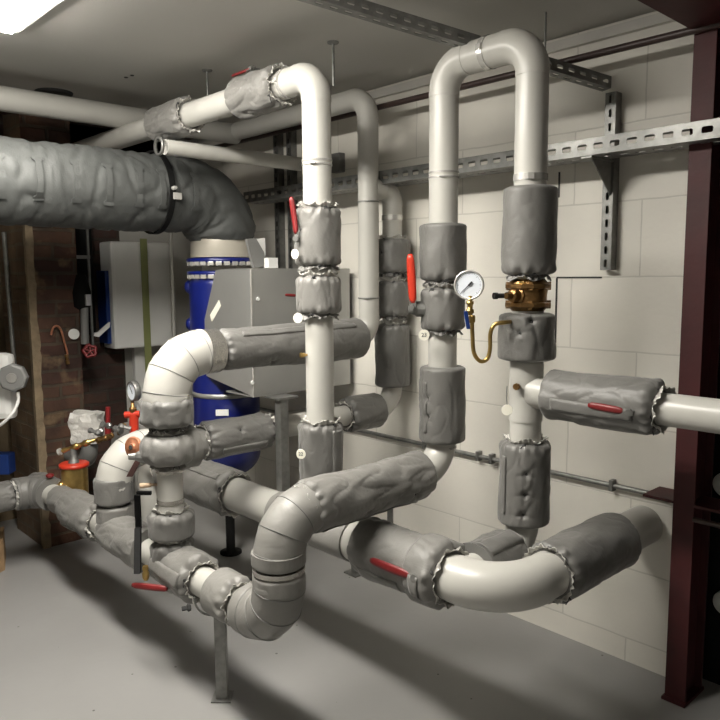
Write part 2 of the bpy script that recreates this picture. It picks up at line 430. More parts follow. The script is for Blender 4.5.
def lever(label, base, d, L, w, mt, stem_to=None, bend=0.0, face=None, wide=None, group=None):
    """ball valve handle: plastic coated flat lever with a steel shank and a stem into the valve."""
    base = V(base); d = V(d).normalized(); face = V(face or TOCAM).normalized()
    face = (face - d * face.dot(d)).normalized(); sd = d.cross(face)
    root = thing('valve_lever', label, 'valve handle', base, group)
    pts = []
    n = 12; vs = []; fs = []
    for i in range(n + 1):
        t = i / n; c = base + d * (L * t) + face * (bend * math.sin(min(1, t * 2) * PI / 2))
        hw = w / 2 * (0.75 + .35 * math.sin(PI * t) ** .5 if 0 < t < 1 else .55); ht = .0045 if 0 < t < 1 else .003
        for q in range(8):
            a = 2 * PI * (q + .5) / 8; vs.append(c + sd * hw * (1.08 * math.cos(a)) + face * ht * (1.3 * math.sin(a)))
    for i in range(n):
        for q in range(8): fs.append((i * 8 + q, i * 8 + (q + 1) % 8, (i + 1) * 8 + (q + 1) % 8, (i + 1) * 8 + q))
    fs += [tuple(range(8))[::-1], tuple(range(n * 8, n * 8 + 8))]
    obj('grip', MB().add(vs, fs), mt, root)
    mb = MB().box(base - d * .012, d, sd, face, .018, w * .42, .002, .001)
    obj('shank', mb, M['galv'], root)
    if stem_to is not None:
        st = V(stem_to); ax = (base - d * .016 - st)
        mb = MB().tube(st, base - d * .016 + ax.normalized() * .006, .008, 16)
        mb.lathe(base - d * .016 + ax.normalized() * .003, ax, [(0, .012), (.007, .012)], 6, smooth=False)
        obj('stem', mb, M['galv'], root)
    return root

def ctag(label, hang, c, r, face=None, text=None, group=None, mt=None):
    c = V(c); hang = V(hang); face = V(face or (TOCAM + UP * .05)).normalized()
    root = thing('valve_tag', label, 'tag', c, group)
    obj('disc', MB().lathe(c - face * .001, face, [(0, r * .97), (.0005, r), (.002, r), (.0025, r * .97)], 40), mt or M['tagm'], root)
    top = c + UP * r * .9
    mb = MB().sweep([hang, hang.lerp(top, .5) + LEFT * .002, top], .0012, 6); obj('wire', mb, M['galv'], root)
    if text:
        cu = bpy.data.curves.new('t', 'FONT'); cu.body = text; cu.size = r * 1.0; cu.align_x = 'CENTER'; cu.align_y = 'CENTER'; cu.extrude = .0003
        t = bpy.data.objects.new('tmp', cu); COL.objects.link(t); dg = bpy.context.evaluated_depsgraph_get()
        me = bpy.data.meshes.new_from_object(t.evaluated_get(dg)); bpy.data.objects.remove(t)
        x = UP.cross(face).normalized(); y = face.cross(x)
        mb = MB().add([c + face * .0022 + x * v.co.x + y * v.co.y + face * v.co.z for v in me.vertices], [tuple(p.vertices) for p in me.polygons], False)
        obj('number', mb, M['ink'], root)
    return root

# slotted channel
def strut(name, label, p0, ax, up, dep, L, h, depth, pitch, sl, sh, flange_slots=True, kind=None):
    p0 = V(p0); ax = V(ax).normalized(); up = V(up).normalized(); dep = V(dep).normalized()
    mb = MB()
    def web(o, a, b, hh, slots=True):
        n = int(L / pitch)
        for i in range(n):
            c = o + a * (pitch * (i + .5)) + b * hh / 2; A = pitch / 2; B = hh / 2
            if not slots:
                mb.add([c + a * x + b * y for x, y in ((-A, -B), (A, -B), (A, B), (-A, B))], [(0, 1, 2, 3)], False); continue
            sa = sl / 2; sb = sh / 2; q = sb * .55
            outer = [(-A, -B), (-(sa - q), -B), (sa - q, -B), (A, -B), (A, -(sb - q)), (A, sb - q), (A, B), (sa - q, B), (-(sa - q), B), (-A, B), (-A, sb - q), (-A, -(sb - q))]
            e = q * .3
            inner = [(-(sa - e), -(sb - e)), (-(sa - q), -sb), (sa - q, -sb), (sa - e, -(sb - e)), (sa, -(sb - q)), (sa, sb - q), (sa - e, sb - e), (sa - q, sb), (-(sa - q), sb), (-(sa - e), sb - e), (-sa, sb - q), (-sa, -(sb - q))]
            mb.add([c + a * x + b * y for x, y in outer + inner], [(j, (j + 1) % 12, 12 + (j + 1) % 12, 12 + j) for j in range(12)], False)
    web(p0, ax, up, h)
    web(p0, ax, dep, depth, flange_slots)
    web(p0 + up * h, ax, dep, depth, False)
    o = obj(name, mb, M['galv'], solid=.0025, weld=True); tag(o, label, 'steel channel')
    return o

# ------------------------------------------------------------------ the room
WX = 2.6; CZ = 2.445; BY = 4.35
struct('floor', MB().box((1.0, 1.6, -.05), (1, 0, 0), (0, 1, 0), UP, 2.4, 3.2, .05), M['floor'])
struct('ceiling', MB().box((1.0, 1.6, CZ + .05), (1, 0, 0), (0, 1, 0), UP, 2.4, 3.2, .05), M['ceil'])
struct('wall_right', MB().box((WX + .08, 2.85, CZ / 2), (1, 0, 0), (0, 1, 0), UP, .08, 1.85, CZ / 2), M['block'])
struct('wall_right_near', MB().box((WX + .30, -.2, CZ / 2), (1, 0, 0), (0, 1, 0), UP, .06, 1.25, CZ / 2), M['black'])
struct('wall_left', MB().box((-1.4, 1.6, CZ / 2), (1, 0, 0), (0, 1, 0), UP, .05, 3.2, CZ / 2), M['plaster'])
struct('wall_near', MB().box((1.0, -1.5, CZ / 2), (1, 0, 0), (0, 1, 0), UP, 2.4, .05, CZ / 2), M['plaster'])
struct('wall_back', MB().box((1.0, BY + .45, CZ / 2), (1, 0, 0), (0, 1, 0), UP, 2.4, .05, CZ / 2), mat('brown_render', (.13, .095, .055), .85, var=.3, vscale=4, bump=.4, bscale=25))
struct('wall_back_brick', MB().box((1.80, BY + .1, CZ / 2), (1, 0, 0), (0, 1, 0), UP, .22, .1, CZ / 2), M['brickdark'])
struct('wall_back_painted', MB().box((2.31, BY + .1, CZ / 2), (1, 0, 0), (0, 1, 0), UP, .29, .1, CZ / 2), M['plaster'])
struct('wall_back_upper', MB().box((.5, BY + .1, 2.28), (1, 0, 0), (0, 1, 0), UP, 1.9, .1, .17), M['brickdark'])
# brick pier: face towards the room, return to its left
px0, px1 = 1.375, 1.64
pier = MB().prism([(px0, 4.09, 0), (px1, 4.09, 0), (px1, BY + .2, 0), (px0, BY + .2, 0)], (0, 0, CZ))
po = struct('wall_back_pier', pier, M['brick'])
po.data.materials.append(M['bricky'])
for f in po.data.polygons:
    if abs(f.normal.x) > .9: f.material_index = 1
# pale chipped mortar down the pier's corner
mb = MB(); vs = []; fs = []
for i in range(61):
    z = i / 60 * 1.98; w = .034 + .022 * noise.noise(V((0, 0, z * 4))) + .014 * noise.noise(V((3, 0, z * 20)))
    vs += [(px0 - .004, 4.09 + .03 + .01 * noise.noise(V((9, 1, z * 9))), z), (px0 - .006, 4.084, z), (px0 + w, 4.085, z)]
for i in range(60): fs += [(i * 3, i * 3 + 1, i * 3 + 4, i * 3 + 3), (i * 3 + 1, i * 3 + 2, i * 3 + 5, i * 3 + 4)]
MORT = mat('pale_mortar', (.25, .19, .12), .85, var=.3, vscale=18, bump=.8, bscale=40)
o = obj('trim_1', MB().add(vs, fs, False), MORT, solid=.004); o['kind'] = 'structure'
# wall plate just under the ceiling on the block wall
struct('trim_2', MB().box((WX - .012, 2.65, CZ - .035), (1, 0, 0), (0, 1, 0), UP, .012, 1.62, .018), M['beamc'])
# far left dark recess uprights and dropped ceiling beam
struct('trim_3', MB().box((.6, 4.2, 2.43), (1, 0, 0), (0, 1, 0), UP, 1.9, .1, .02), M['brickdark'])

# ------------------------------------------------------------------ pipe network (room coordinates, metres)
XA, YA = 1.70, 2.035         # riser A
XB, YB = 2.343, 2.44         # riser B
XC = 2.500                   # riser C
XD, YD = 1.29, 2.44         # riser D
XE, YE, YF = 2.07, 1.757, 1.384
ZM, ZP = .572, .423
XP = 1.29
zArm = .785
r5 = .05
zC = zpy(XC, YB, 191); zLow = .880; zHi = 1.233; zR = 1.126; zTop = 2.272; zRun = 2.230

mainp = run('main_pipe', 'large white low-level main pipe turning right into the block wall', [(XA, 3.40, 0.005), (XA, 3.40, ZM), (XA, 1.20, ZM), (WX - .001, 1.20, ZM)], .073, [.12, .17])
ra = run('riser_pipe', 'tall bright white pipe in front with red valve lever, bending back along the ceiling', [(XA, YA, .64), (XA, YA, zRun), (XA, 4.28, zRun)], .052, .085)
rb = run('looped_pipe', 'white pipe behind the front riser, dropping from ceiling to pale segmented elbow', [(XB, 3.49, 2.33), (XB, YB, 2.33), (XB, YB, zHi), (XD, YB, zHi), (XD, YB, ZP + .03)], .048, [.10, .09, .14])
rc = run('branch_pipe', 'short offset white pipe close to the wall left of the red-orange lever', [(XB + .02, YB, zC), (XC, YB, zC), (XC, YB, zLow), (XD + .05, YB, zLow)], .0475, [.062, .11])
lo = run('looped_header_pipe', 'long white pipe rising from the low header, looping over at the top right', [(.55, 3.82, ZP), (XP, 3.82, ZP), (XP, YE, ZP), (XP, YE, zArm), (XE, YE, zArm), (XE, YE, zTop), (XE, YF, zTop), (XE, YF, ZM), (XA + .06, YF, ZM)], .0535, [.12, .13, .13, .12, .10, .10, .12])
rr = run('outlet_pipe', 'white horizontal pipe leaving the frame at the right edge', [(XE, YF - .02, zR), (XE, .25, zR)], .0485, [])
# tee collar
obj('tee', MB().tube((XE, YF, zR - .10), (XE, YF, zR + .10), .0565, 40), M['pipe'], lo)
obj('tee_branch', MB().lathe((XE, YF - .03, zR), (0, -1, 0), [(0, .056), (.06, .052), (.085, .0495)], 40), M['pipe'], lo)
vl = run('short_riser_pipe', 'white pipe rising behind the left of the header to a pale bend', [(1.29, 2.945, ZP + .03), (1.29, 2.945, .775), (2.58, 2.945, .775)], .052, .13)
cp = run('ceiling_pipe', 'thick white pipe running under the ceiling along the brick wall', [(-.6, 3.55, 2.325), (XB + .03, 3.55, 2.325)], .056, [])

# clamp bands
ring(ra, (XA, YA, zpy(XA, YA, 161)), UP, .052, .006, M['steel'], screw=False)
ring(ra, (XA, YA, zpy(XA, YA, 165)), UP, .052, .006, M['steel'])
ring(ra, along((XA, 2.1, zRun), (XA, 2.5, zRun), px=288), (0, 1, 0), .052, .014, M['steel'])
ring(rb, (XB, YB, zpy(XB, YB, 202)), UP, .048, .006, M['galv'])
ring(rb, (XB, YB, zpy(XB, YB, 298)), UP, .048, .006, M['galv'])
ring(rb, along((XB, 2.5, 2.33), (XB, 3.4, 2.33), px=233), (0, 1, 0), .048, .006, M['galv'])
ring(rc, (XC, YB, zpy(XC, YB, 218)), UP, .0475, .024, M['steel'])
ring(lo, (XE, YE, zpy(XE, YE, 173)), UP, .0535, .006, M['steel'], screw=False)
ring(lo, (XE, YE, zpy(XE, YE, 178)), UP, .0535, .006, M['steel'])
ring(lo, (XE, YF, zpy(XE, YF, 178)), UP, .0535, .022, M['steel'])
ring(lo, (XE, (YE + YF) / 2 - .01, zTop), (0, 1, 0), .0535, .022, M['steel'])
ring(rb, (XD, YD, zpy(XD, YD, 470)), UP, .048, .012, M['foil'], screw=False)
ring(rb, (XD, YD, zpy(XD, YD, 500)), UP, .048, .016, M['foil'], screw=False)
ring(lo, (XE, YE, zpy(XE, YE, 446)), UP, .0535, .008, M['steel'], screw=False)

Z = lambda X, Y, py: V((X, Y, zpy(X, Y, py)))
# --- riser A jackets
jacket('smooth grey jacket on the front white riser, beside the dark red lever', [Z(XA, YA, 266), Z(XA, YA, 208)], .052, .082, 'gg', M['jacketlight'], puckers=[(.62, -.95)])
jacket('short grey jacket below the topmost one on the front white riser', [Z(XA, YA, 314), Z(XA, YA, 276)], .052, .082, 'gg', M['jacketlight'])
jacket('grey jacket low on the front white riser with a round tag on its left', [V((XA, YA, .70)), Z(XA, YA, 422)], .052, .081, 'ng', M['jacket'], flap=(.9, .3), taper=(.98, 1.04))
# --- riser C jackets
jacket('dark jacket with a square patch, topmost on the pipe near the wall', [Z(XC, YB, 273), Z(XC, YB, 239)], .0475, .087, 'gg', puckers=[(.6, -.75)])
jacket('dark rounded jacket, middle one on the pipe near the wall', [Z(XC, YB, 316), Z(XC, YB, 281)], .0475, .083, 'gg')
jacket('long dark jacket, lowest on the pipe near the wall', [Z(XC, YB, 386), Z(XC, YB, 324)], .0475, .086, 'rg')
a_, b_ = (XD, YB, zLow), (XC, YB, zLow)
jacket('small dark jacket on the low arm behind the front riser, leading to a bare elbow', [along(a_, b_, px=345), along(a_, b_, px=377)], .0475, .085, 'gr')
# --- long arm jackets
a_, b_ = (XD, YB, zHi), (XB, YB, zHi)
jacket('long grey jacket on the upper arm passing behind the front riser', [along(a_, b_, px=218), along(a_, b_, px=358)], .048, .086, 'gr', puckers=[(.3, .9)], flap=(-.85, .18), taper=(.96, 1.10))
a_, b_ = (XD, YB, zLow), (XC, YB, zLow)
jacket('grey jacket on the lower arm in front of the blue vessel', [along(a_, b_, px=203), along(a_, b_, px=267)], .0475, .077, 'gg', flap=(.5, .2), puckers=[(.45, -.55)])
# --- riser D
g1 = gores('bright white segmented elbow at the left end of the upper arm', (XD, YB, zHi), (0, 0, 1), (1, 0, 0), .145, .088, 3, M['clad'], ext=(.03, .01), seam=M['greyp'])
a_, b_ = (XD, YB, zHi), (XB, YB, zHi)
o = obj('foil_band', MB().sweep(line(along(a_, b_, px=200), along(a_, b_, px=216), .006), lambda i, a: .087 - .0015 * (i % 2), 64), M['foil']); tag(o, 'crinkled silver foil band between the white elbow and the long jacket', 'foil wrap')
jacket('grey jacket directly under the bright white segmented elbow', [Z(XD, YD, 426), Z(XD, YD, 396)], .048, .098, 'gg', M['jacket'])
o = jacket('bulging grey tee jacket with a copper handwheel on its left side', [Z(XD, YD, 463), Z(XD, YD, 433)], .048, .104, 'gg', M['jacketlight'], shoulder=.05)
obj('tee_sleeve', MB().sweep(line((XD + .03, YD, zLow - .01), (XD + .15, YD, zLow - .005), .006), lambda i, a: .082 - .0012 * i * (i > 12) + .003 * noise.noise(V((math.cos(a) * 3, math.sin(a) * 3, i * .3))), 64), M['jacketlight'], o)
jacket('upright grey jacket above the low red lever', [Z(XD, YD, 536), Z(XD, YD, 510)], .048, .089, 'rg')
jacket('creased grey tee jacket dropping onto the low header beside the red lever', [Z(XD, YD, 572), Z(XD, YD, 539)], .048, .082, 'ng', amp=1.3, taper=(.95, 1.02), cord=False)
# --- header jackets
ha, hb = (XP, 3.82, ZP), (XP, YE, ZP)
W = lambda px: along(ha, hb, px=px)
gores('grey lagged bend of the header at the far left, turning towards the frame edge', (XP, 3.82, ZP), (1, 0, 0), (0, -1, 0), .12, .083, 3, M['jacket'], ext=(.02, .02))
jacket('grey jacket at the far left edge of the header, before its bend', [(.75, 3.82, ZP), (XP - .15, 3.82, ZP)], .0535, .074, 'gg')
jacket('grey header jacket just past the far left bend', [W(38), W(50)], .0535, .082, 'ng', M['jacket'], amp=1.6)
jacket('narrow pale header jacket below the brass strainer', [W(59), W(74)], .0535, .069, 'rr', M['jacketlight'], amp=1.2)
o = jacket('pale crumpled header jacket left of the short riser, with a red strap end', [W(73), W(101)], .0535, .090, 'rg', M['jacketlight'], amp=1.5, flap=(.7, .2))
jacket('pale creased header jacket behind the black strap', [W(112), W(150)], .0535, .088, 'gn', M['jacketlight'], amp=1.3)
jacket('pale header jacket with loose frill beside the bare white ring of pipe', [W(168), W(202)], .0535, .088, 'ng', M['jacketlight'], amp=1.3, flap=(-.2, .3), taper=(.95, 1.06))
jacket('smooth grey wrap between the bare ring and the front lowest bend', [W(219), W(240)], .0535, .084, 'rg', M['wrap'], amp=.5, cord=False)
# front bend pieces
gores('grey lagged bend at the very front, low above the floor', (XP, YE, ZP), (0, -1, 0), (0, 0, 1), .13, .083, 3, M['wrap'], ext=(.05, .02))
o = obj('silver_band', MB().tube((XP, YE, .605), (XP, YE, .62), .082, 64), M['foil']); tag(o, 'thin silver band round the short upright at the front', 'foil wrap')
jacket('smooth grey wrap on the front upright above the silver band', [V((XP, YE, .622)), V((XP, YE, .67))], .0535, .085, 'rn', M['wrap'], amp=.6)
jacket('smooth grey wrap on the front upright below the silver band', [V((XP, YE, .55)), V((XP, YE, .603))], .0535, .084, 'nr', M['wrap'], amp=.6)
gores('pale lagged bend turning the front upright towards the wall', (XP, YE, zArm), (0, 0, 1), (1, 0, 0), .13, .081, 3, M['wrap'], ext=(.005, .0))
a_, b_ = (XP, YE, zArm), (XE, YE, zArm)
jacket('long wrinkled grey jacket on the arm crossing the picture centre', [along(a_, b_, px=303), along(a_, b_, px=421)], .0535, .087, 'gr', M['jacketlight'], amp=1.5, puckers=[(.42, .75), (.82, .55)], flap=(1.25, .12))
# riser E (left leg of top loop)
jacket('grey jacket highest on the pipe left of the pressure gauge', [Z(XE, YE, 281), Z(XE, YE, 224)], .0535, .087, 'gr')
jacket('short grey valve jacket with the red-orange lever, behind the gauge', [Z(XE, YE, 330), Z(XE, YE, 288)], .0535, .084, 'gg')
jacket('grey jacket lowest on the pipe left of the gauge, above a bare elbow', [Z(XE, YE, 441), Z(XE, YE, 366)], .0535, .087, 'rr', puckers=[(.36, -.85), (.6, -.9)], flap=(-.95, .12))
# riser F (right leg)
jacket('large smooth grey jacket above the bronze valve', [Z(XE, YF, 275), Z(XE, YF, 187)], .0535, .089, 'gr', amp=.6)
jacket('grey jacket below the bronze valve where the siphon tube enters', [Z(XE, YF, 360), Z(XE, YF, 313)], .0535, .094, 'rr', shoulder=.03, puckers=[(.62, -.5), (.86, -.1)], amp=1.3)
jacket('grey jacket with three toggles below the right-hand tee', [Z(XE, YF, 522), Z(XE, YF, 440)], .0535, .0875, 'rg', puckers=[(.18, -.25), (.42, -.2), (.66, -.15)], flap=(-1.1, .1))
# outlet jacket
a_, b_ = (XE, YF, zR), (XE, .3, zR)
jacket('horizontal grey valve jacket with red lever at the right by the wall', [along(a_, b_, px=550), along(a_, b_, px=661)], .0485, .083, 'rg', taper=(.98, 1.03), flap=(.2, .24), amp=1.2)
# main jackets
ma, mbq = (XA, 3.4, ZM), (XA, 1.2, ZM)
K = lambda px: along(ma, mbq, px=px)
jacket('pale jacket at the rear end of the large main, behind the tan-pegged upright', [K(172), K(236)], .073, .104, 'ng', M['jacketlight'], flap=(-.9, .15))
gores('smooth grey wrap on the large main beneath the centre arm', K(300) + V((0, 0, 0)), (0, -1, 0), (0, -1, 0), .001, .081, 1, M['wrap'], ext=(.13, .32), seams=False, name='pipe_wrap')
jacket('grey valve jacket with a red lever on the large main', [K(366), K(425)], .073, .101, 'rr', M['jacketlight'], flap=(.9, .45), amp=1.3)
jacket('strapped grey tee jacket on the large main before its bare white bend', [K(423), K(450)], .073, .112, 'rg', M['jacketlight'], amp=1.3, flap=(.2, .35))
jacket('grey tee branch jacket with a raised torn flap below the three-toggle jacket', [(XA + .10, YF, ZM), (XA + .29, YF, ZM)], .055, .088, 'nr', amp=1.6, flap=(-1.2, .4))
a_, b_ = (XA, 1.2, ZM), (WX, 1.2, ZM)
jacket('large dark grey jacket on the main where it runs into the block wall', [along(a_, b_, px=549), along(a_, b_, px=616)], .073, .100, 'gr', amp=.9)
# short riser (left)
jacket('upper grey jacket on the short riser at the left', [Z(1.29, 2.945, 502), Z(1.29, 2.945, 476)], .052, .081, 'rr', M['jacket'])
jacket('lower grey jacket on the short riser at the left', [Z(1.29, 2.945, 522), Z(1.29, 2.945, 504)], .052, .079, 'rr', M['jacketlight'])
jacket('creased pale collar where the short riser meets the header', [Z(1.29, 2.945, 541), Z(1.29, 2.945, 524)], .052, .074, 'nr', M['jacketlight'], amp=2, cord=False)
gores('pale lagged bend on top of the short riser behind the copper handwheel', (1.29, 2.945, .775), (0, 0, 1), (1, 0, 0), .14, .077, 3, M['clad'], ext=(.02, .03))
# top run jackets
a_, b_ = (XA, 2.05, zRun), (XA, 3.6, zRun)
jacket('pale grey valve jacket high on the ceiling run beside the front top bend', [along(a_, b_, px=282), along(a_, b_, px=240)], .052, .080, 'gr', M['jacketlight'], amp=1.6)
jacket('grey jacket farther back on the ceiling run by the brick wall', [along(a_, b_, px=190), along(a_, b_, px=158)], .052, .082, 'gr', M['jacketlight'], amp=1.4)

# ------------------------------------------------------------------ small parallel pipes under the ceiling
p1 = at(165, 147, Y=2.98); root = thing('small_ceiling_pipe', 'thin white pipe with an open ring end below the ceiling run', 'pipe', p1)
obj('pipe_length', MB().tube(p1, V((2.56, 2.98, p1.z)), .034, 32), M['pipe'], root)
obj('open_ring', MB().lathe(p1 - V((.035, 0, 0)), (1, 0, 0), [(0, .032), (0, .040), (.012, .040), (.012, .032), (0, .032)], 32, caps=False), M['galv'], root)

# ------------------------------------------------------------------ duct
DY, DZ, DR = 3.3, 1.929, .187
DXv = at(222, 240, Y=DY).x
def ductr(i, a): return 0
Rd = .22
path = line((-.3, DY, DZ), (DXv - Rd, DY, DZ), .012) + arc_pts(V((DXv, DY, DZ)), V((1, 0, 0)), V((0, 0, -1)), Rd, 22)[1:]
def dr(i, a):
    s = i * .012
    n = noise.noise(V((math.cos(a) * 1.2, math.sin(a) * 1.2, s * 3))) * .008
    f = abs(noise.noise(V((math.cos(a) * .9 + s * 1, math.sin(a) * .9, s * 13 + 4))))
    f2 = abs(noise.noise(V((math.cos(a) * 1.3 - s * 2, math.sin(a) * 1.3, s * 24 + 9))))
    rr = DR + n - max(0, .22 - f) * .045 - max(0, .14 - f2) * .025
    if i > len(path) - 4: rr -= .006 * (i - len(path) + 4)
    return rr
duct = thing('lagged_duct', 'big dark grey quilted duct running from the left edge and bending down', 'duct', (-.3, DY, DZ - DR))
obj('lagging', MB().sweep(path, dr, 128), M['duct'], duct)
def dstrap(x, w=.014, lo=-1.25, hi=.55):
    vs = []; fs = []; n = 24
    s_i = int((x + .3) / .012)
    u = V((0, -1, 0)); w_ = V((1, 0, 0)).cross(u)
    for j in range(n + 1):
        a = lo + (hi - lo) * j / n; r = dr(s_i, a) * 0 + DR + .004
        ww = w * (1.7 if (j < 3 or j > n - 3) else 1); 
        d = u * math.cos(a) + w_ * math.sin(a) * 1
        r = dr(s_i, a) + .006
        for k_ in (-1, 1): vs.append(V((x + k_ * ww, DY, DZ)) + d * r)
    for j in range(n): fs.append((j * 2, j * 2 + 1, j * 2 + 3, j * 2 + 2))
    return MB().add(vs, fs, False)
mw = V((1, 0, 0)).cross(V((0, -1, 0)))
for pxs in (2, 40, 78, 110, 141, 164, 197):
    x = at(pxs, 187, Y=DY - DR).x
    if x < DXv - Rd: obj('strap', dstrap(x, .013, -.5, .5), M['duct'], duct, solid=.003)
# creases strap round bend
# hanger ring
xh = at(172, 190, Y=DY - DR).x
hg = thing('duct_hanger', 'black steel hanger ring round the grey duct with a bright bolt', 'hanger', (xh, DY, DZ - DR))
obj('band', MB().lathe((xh - .014, DY, DZ), (1, 0, 0), [(0, DR + .004), (0, DR + .012), (.028, DR + .012), (.028, DR + .004), (0, DR + .004)], 64, smooth=False, caps=False), M['black'], hg)
obj('bolt', MB().lathe((xh, DY - DR - .012, DZ + .005), (0, -1, 0), [(0, .010), (.012, .010), (.012, .006), (.03, .006)], 8, smooth=False).box((xh + .02, DY - DR - .014, DZ - .03), (1, 0, 0), (0, 1, 0), UP, .022, .004, .016, .003), M['steel'], hg)

# ------------------------------------------------------------------ vessel below the duct
vx, vy = DXv, DY
def zb(py): return zpy(vx, vy - .15, py)
vs_ = thing('blue_vessel', 'large blue round vessel beneath the duct with silver flanged neck', 'vessel', (vx, vy, .42))
obj('neck', MB().lathe((vx, vy, zb(257)), UP, [(0, .165), (.0, .165), (zb(232) - zb(257) + .06, .160)], 64), mat('dull_neck', (.45, .42, .36), .4, metal=.35, bump=.05), vs_)
for py in (257, 270):
    obj('flange', MB().lathe((vx, vy, zb(py) - .028), UP, [(0, .178), (.004, .186), (.020, .186), (.024, .178)], 64), M['blue'], vs_)
for py in (261, 274):
    mb = MB()
    for j in range(28):
        a = 2 * PI * j / 28; c = V((vx, vy, zb(py) - .012)) + V((math.cos(a), math.sin(a), 0)) * .176
        mb.box(c, (math.cos(a), math.sin(a), 0), (-math.sin(a), math.cos(a), 0), UP, .010, .015, .010, .001)
    obj('bolt_ring', mb, M['steel'], vs_)
prof = []
z0 = .44; z1 = zb(275)
for i in range(12):
    t = i / 11 * PI / 2; prof.append((.14 * (1 - math.cos(t)), .175 * math.sin(t) + .001))
prof += [(.20, .178), (z1 - z0 - .05, .178), (z1 - z0 - .02, .17), (z1 - z0, .14)]
obj('body', MB().lathe((vx, vy, z0), UP, prof, 64), M['blue'], vs_)
obj('pale_band', MB().lathe((vx, vy, zb(397)), UP, [(0, .178), (0, .1805), (.025, .1805), (.025, .178)], 64, caps=False), M['sheet'], vs_)
lp = V((vx, vy, zb(410))); d = (V((-cA, -sA, 0)) + LEFT * -.05).normalized()
obj('label_plate', MB().box(lp + d * .180, d.cross(UP), d, UP, .033, .003, .016), M['white'], vs_)
for py in (287, 325):
    mb = MB().lathe(V((vx, vy, zb(py))) + LEFT * .165, LEFT, [(0, .032), (.02, .036), (.035, .024), (.04, .005)], 24)
    obj('side_lug', mb, M['blue'], vs_)
obj('foot', MB().lathe((vx, vy, 0.001), UP, [(0, .06), (.01, .06), (.015, .025), (.46, .025)], 32), M['black'], vs_)

# sheet metal cabinet in front of the vessel
cx, cy = 1.93, 2.80
cb = thing('metal_cabinet', 'grey sheet metal cabinet behind the front risers, propped against the blue vessel', 'cabinet', (cx, cy, .95))
zt, zbm = zpy(cx, cy, 269), zpy(cx, cy, 397)
obj('front_panel', MB().box(((cx + 2.55) / 2, cy + .004, (zt + zbm) / 2), (1, 0, 0), (0, 1, 0), UP, (2.55 - cx) / 2, .004, (zt - zbm) / 2, .002), M['sheet'], cb)
yb = 3.22
obj('side_panel', MB().prism([(cx, cy, zbm), (cx, cy, zt), (cx, yb - .12, zt), (cx, yb, zt - .25), (cx, yb, zbm + .06)], (.006, 0, 0)), M['sheet'], cb)
obj('corner_edge', MB().box((cx - .002, cy - .002, (zt + zbm) / 2), (1, 0, 0), (0, 1, 0), UP, .004, .004, (zt - zbm) / 2, .001), M['steel'], cb)
obj('top_panel', MB().box(((cx + 2.55) / 2, cy + .12, zt), (1, 0, 0), (0, 1, 0), UP, (2.55 - cx) / 2, .12, .003), M['sheet'], cb)
obj('bottom_panel', MB().box(((cx + 2.55) / 2, cy + .12, zbm), (1, 0, 0), (0, 1, 0), UP, (2.55 - cx) / 2, .12, .003), M['sheet'], cb)
kb = at(257, 299, Y=cy); obj('knob', MB().lathe(kb, (0, -1, 0), [(0, .006), (.006, .010), (.012, .008)], 16), M['white'], cb)
kb = at(248, 383, Y=cy); obj('knob', MB().lathe(kb + V((.02, 0, 0)), (0, -1, 0), [(0, .006), (.006, .010), (.012, .008)], 16), M['white'], cb)
q = [at(x, y, X=cx - .002) for x, y in ((210, 315), (219, 300), (221, 306), (212, 322))]
obj('sticker', MB().prism([p for p in q], (-.001, 0, 0)), M['tagm'], cb)
for xx in (1.99,):
    pass
# cabinet legs: one galvanised prop seen in front of the lower arm
lg = thing('support_post', 'galvanised square post in front of the lower arm, under the metal cabinet', 'post', (1.752, 2.345, ZM + .045))
zt2 = zpy(1.752, 2.345, 398)
obj('post', MB().box((1.752, 2.345, (zt2 + ZM + .045) / 2), (1, 0, 0), (0, 1, 0), UP, .020, .020, (zt2 - ZM - .045) / 2, .002), M['galv'], lg)
obj('top_plate', MB().box((1.77, 2.37, zt2), (1, 0, 0), (0, 1, 0), UP, .05, .05, .004, .001), M['galv'], lg)
# things on top of the cabinet
bx = at(262, 250, Y=2.93)
o = obj('dark_board', MB().prism([at(x, y, Y=2.93) for x, y in ((247, 239), (256, 238), (264, 252), (267, 266), (254, 268))], (.0, .02, 0)), M['greyp']); tag(o, 'dark grey leaning board scrap on top of the metal cabinet', 'board')
o = obj('white_board', MB().prism([at(x, y, Y=2.97) for x, y in ((256, 239), (265, 238), (266, 256), (258, 256))], (.0, .02, 0)), M['white']); tag(o, 'small white plate behind the dark scrap on the metal cabinet', 'plate')
o = obj('white_box', MB().box(at(271, 263, Y=2.9), (1, 0, 0), (0, 1, 0), UP, .028, .02, .025, .002), M['white']); tag(o, 'small white box on the metal cabinet beside the slotted upright', 'box')

# ------------------------------------------------------------------ slotted steel channels
TX = 2.395; tz = zpy(TX, at(640, 150, X=TX).y, 148)
strut('slotted_tray', 'long horizontal slotted steel channel along the block wall', (TX, .55, tz), (0, 1, 0), UP, (1, 0, 0), 3.0, .058, .13, .062, .036, .020)
y_s = at(608, 200, X=WX - .04).y
strut('slotted_upright', 'vertical slotted channel on the block wall beneath the ceiling channel', V((WX - .042, y_s - .02, zpy(WX - .04, y_s, 270))), UP, (0, 1, 0), (1, 0, 0), zpy(WX - .04, y_s, 79) - zpy(WX - .04, y_s, 270), .041, .04, .05, .028, .013, False)
mb = MB().prism([(WX - .045, y_s - .012, tz - .003), (TX + .01, y_s - .012, tz - .003), (WX - .045, y_s - .012, tz - .13)], (0, .004, 0))
mb.box(((TX + WX) / 2 - .02, y_s, tz - .006), (1, 0, 0), (0, 1, 0), UP, (WX - TX) / 2 - .02, .02, .003)
o = obj('bracket', mb, M['galv']); tag(o, 'triangular steel bracket carrying the slotted channel at the right upright', 'bracket')
ysd = at(282, 200, X=WX - .04).y
